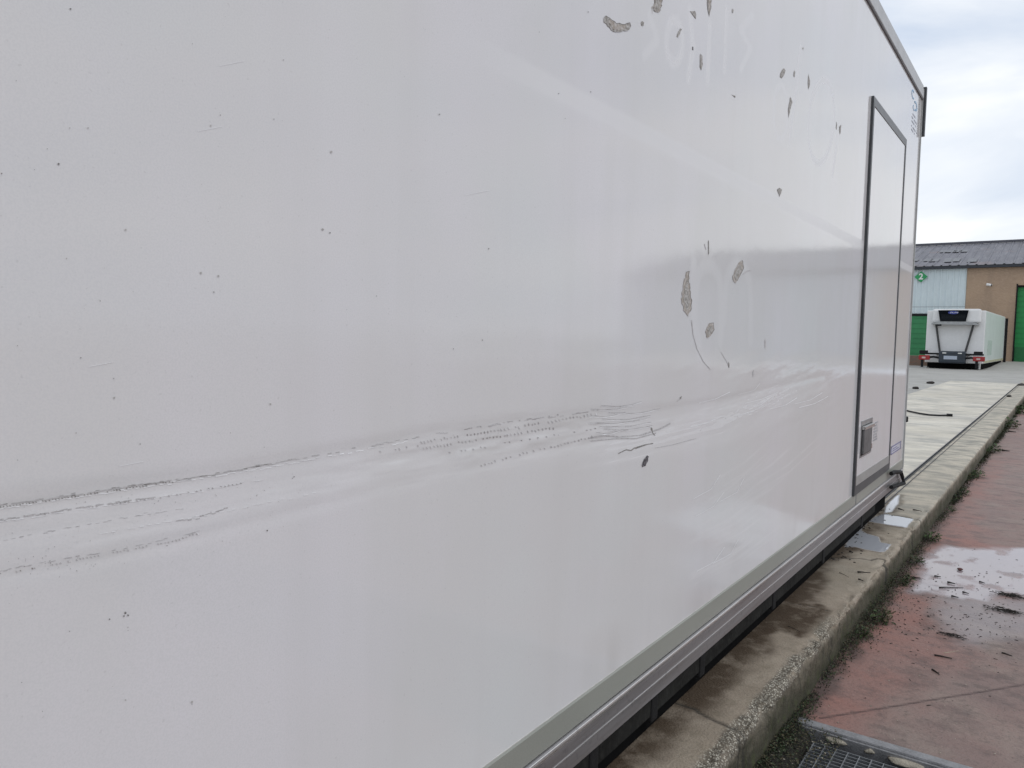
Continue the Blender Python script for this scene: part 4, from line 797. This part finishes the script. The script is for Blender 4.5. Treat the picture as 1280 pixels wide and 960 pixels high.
M_green = simple('green shutter', (.012, .27, .065), .45, v=.12, sc=1.5); M_green2 = simple('mid green shutter', (.035, .23, .085), .5, v=.12, sc=1.5); M_green3 = simple('darker green panel', (.010, .16, .045), .45)
ribbed_wall(-34, -3.43, 3.10, EZ, WY - .15, .30, .05, M_clad, 'cladding')
ribbed_wall(-34, -3.43, 2.72, 3.08, WY - .16, .30, .05, M_clad, 'cladding')
b = MB(); b.box((-34, WY - .12, 3.08), (-3.43, WY - .05, 3.10)); rel(b.build('lap_joint', M_gasketg), WH)
rel(MB().box((-34, WY, -.1), (-3.42, WY + .3, EZ - .01)).build('wall', simple('grey plinth wall', (.35, .38, .38), .8)), WH)
sx = fy((1270, 400), WY)[0]; dzt = 4.22; gx1 = sx + 4.6
b = MB(); b.box((-3.419, WY - .17, -.1), (sx, WY + .3, EZ)); b.box((sx, WY - .17, dzt), (gx1, WY + .3, EZ)); b.box((gx1, WY - .17, -.1), (8.0, WY + .3, EZ)); rel(b.build('rendered_wall', M_rend), WH)
b = MB(); b.box((sx, WY + .05, .15), (gx1, WY + .1, dzt))
for k in range(14): b.box((sx, WY + .02, .3 + k * .28), (gx1, WY + .05, .31 + k * .28))
sh = rel(b.build('shutter', M_green), WH); bpy.context.view_layer.update()
o = MB().box((sx + .02, WY - .01, .16), (gx1 - .02, WY + .015, .95)).build('shutter_foot', M_green3); o.parent = sh; o.matrix_parent_inverse = sh.matrix_world.inverted()
rel(MB().box((sx - .06, WY - .20, .05), (sx, WY + .05, dzt + .07)).build('shutter_frame', M_black), WH); rel(MB().box((sx, WY - .1, dzt - .10), (gx1, WY + .05, dzt)).build('shutter_lintel', M_black), WH)
lx = fy((1157, 420), WY)[0]
b = MB(); b.box((lx - 3.6, WY - .25, -.05), (lx + .9, WY - .2, 2.58))
for k in range(9): b.box((lx - 3.6, WY - .27, .2 + k * .28), (lx + .9, WY - .25, .21 + k * .28))
rel(b.build('shutter', M_green2), WH); rel(MB().box((lx - 3.7, WY - .30, 2.581), (lx + 1, WY - .2, 2.68)).build('shutter_lintel', M_black), WH)
ribbed_wall(8.0, 24, 0, EZ, WY - .15, .30, .05, M_clad2, 'cladding'); rel(MB().box((8.0, WY, -.1), (24, WY + .3, EZ - .01)).build('wall', simple('grey end wall', (.35, .36, .36), .8)), WH)
for x0 in (10, 17): rel(MB().box((x0, WY - .26, .1), (x0 + 4, WY - .21, 4.0)).build('shutter', M_clad2), WH)
rel(MB().box((-34, WY - .42, EZ - .02), (24, WY - .14, EZ + .12), .01).build('gutter', simple('dark gutter', (.03, .035, .045), .5)), WH)
# ribbed roof
v = []; f = []; x = -34; pts = []
RY, RZ = 56.5, 7.32
while x < 24: pts += [(x, 0), (x + .30, 0), (x + .33, .045), (x + .39, .045), (x + .42, 0)]; x += .42
for (a, h_) in pts: v += [(a, WY - .45, EZ + .13 + h_), (a, RY, RZ + h_), (a, 2 * RY - WY, EZ + .13 + h_)]
for i in range(len(pts) - 1):
    for j in (0, 1): f.append((3 * i + j, 3 * i + 3 + j, 3 * i + 4 + j, 3 * i + 1 + j))
rm = Mat('weathered grey roof sheet', (.155, .155, .18), .55); rm.mix(rm.noise(1.1, 5, .6, st=(2, .5, 1)), (.115, .115, .135)); rm.mix(rm.noise(2.5, 4, st=(2.5, .4, 1), lo=.52, hi=.7), (.22, .215, .235), .7); rm.mix(rm.noise(.6, 2, lo=.6, hi=.7), (.21, .15, .14), .4)
rel(mk('roof', v, f, rm.m), WH)
# translucent sheets
rx = random.Random(4); M_rlight = simple('dull roof light', (.20, .205, .22), .6)
for (p) in ((1180, 314), (1190, 314), (1197, 313.5), (1204, 313.5), (1160, 325), (1168, 325), (1185, 325), (1194, 324.5), (1215, 325), (1142, 325)):
    d = ray(p); s_ = (RZ - EZ - .13) / (RY - WY + .45)
    t = (EZ + .13 + .05 + s_ * (0 - WY + .45) - CZ) / (d[2] - s_ * d[1]); x, y = CX + d[0] * t, d[1] * t; z = lambda yy: EZ + .13 + .052 + s_ * (yy - WY + .45)
    l_ = rx.uniform(.35, .7); rel(mk('roof_light', [(x - .2, y - l_, z(y - l_)), (x + .25, y - l_, z(y - l_)), (x + .25, y + l_, z(y + l_)), (x - .2, y + l_, z(y + l_))], [(0, 1, 2, 3)], M_rlight), WH)
rel(MB().box((-34, RY - .12, RZ + .02), (24, RY + .12, RZ + .16)).build('ridge_cap', simple('ridge cap', (.10, .10, .12), .6)), WH)
for x0 in (-34.01, 24.0): rel(mk('gable', [(x0, WY - .17, -.1), (x0, 2 * RY - WY, -.1), (x0, 2 * RY - WY, EZ + .1), (x0, RY, RZ), (x0, WY - .17, EZ + .1)], [(0, 1, 2, 3, 4)], M_rend), WH)
# number sign
cx, cz = fy((1151.2, 346), WY - .25)
sg = empty('number_sign', (cx, WY - .22, cz), label='green diamond shaped sign with a white number 2 high on the pale blue cladding', cat='sign')
q = .335
MB().poly([(-q, 0, 0), (0, 0, -q * .92), (q, 0, 0), (0, 0, q * .92)], (0, -.03, 0)).build('board', simple('sign green', (.02, .32, .10), .4, v=.05), sg)
cu = bpy.data.curves.new('two', 'FONT'); cu.body = '2'; cu.size = .46; cu.align_x = 'CENTER'; cu.align_y = 'CENTER'; cu.extrude = .006; cu.offset = .012
to = bpy.data.objects.new('two', cu); COL.objects.link(to); bpy.context.view_layer.update(); me = bpy.data.meshes.new_from_object(to.evaluated_get(bpy.context.evaluated_depsgraph_get())); bpy.data.objects.remove(to)
me.transform(Matrix.Translation((0, -.04, 0)) @ Matrix.Rotation(math.pi / 2, 4, 'X')); me.materials.clear(); me.materials.append(simple('sign white', (.8, .8, .78), .5, v=.03)); o = bpy.data.objects.new('numeral', me); COL.objects.link(o); o.parent = sg
# wall camera
cx, cz = fy((1237, 356.5), WY - .3)
wc = empty('wall_camera', (cx, WY - .17, cz), label='small white surveillance camera on the brown rendered wall above the far trailer', cat='camera')
MB().tube([(.10, 0, .02), (.05, -.12, .02), (-.02, -.18, .0)], .03, 8).build('arm', M_w, wc); MB().tube([(.06, -.20, .0), (-.14, -.26, .04)], .07, 10).build('housing', M_w, wc); MB().tube([(.06, -.20, .0), (.10, -.188, -.008)], .06, 10).build('lens', M_black, wc)
print('verts', sum(len(m.vertices) for m in bpy.data.meshes))
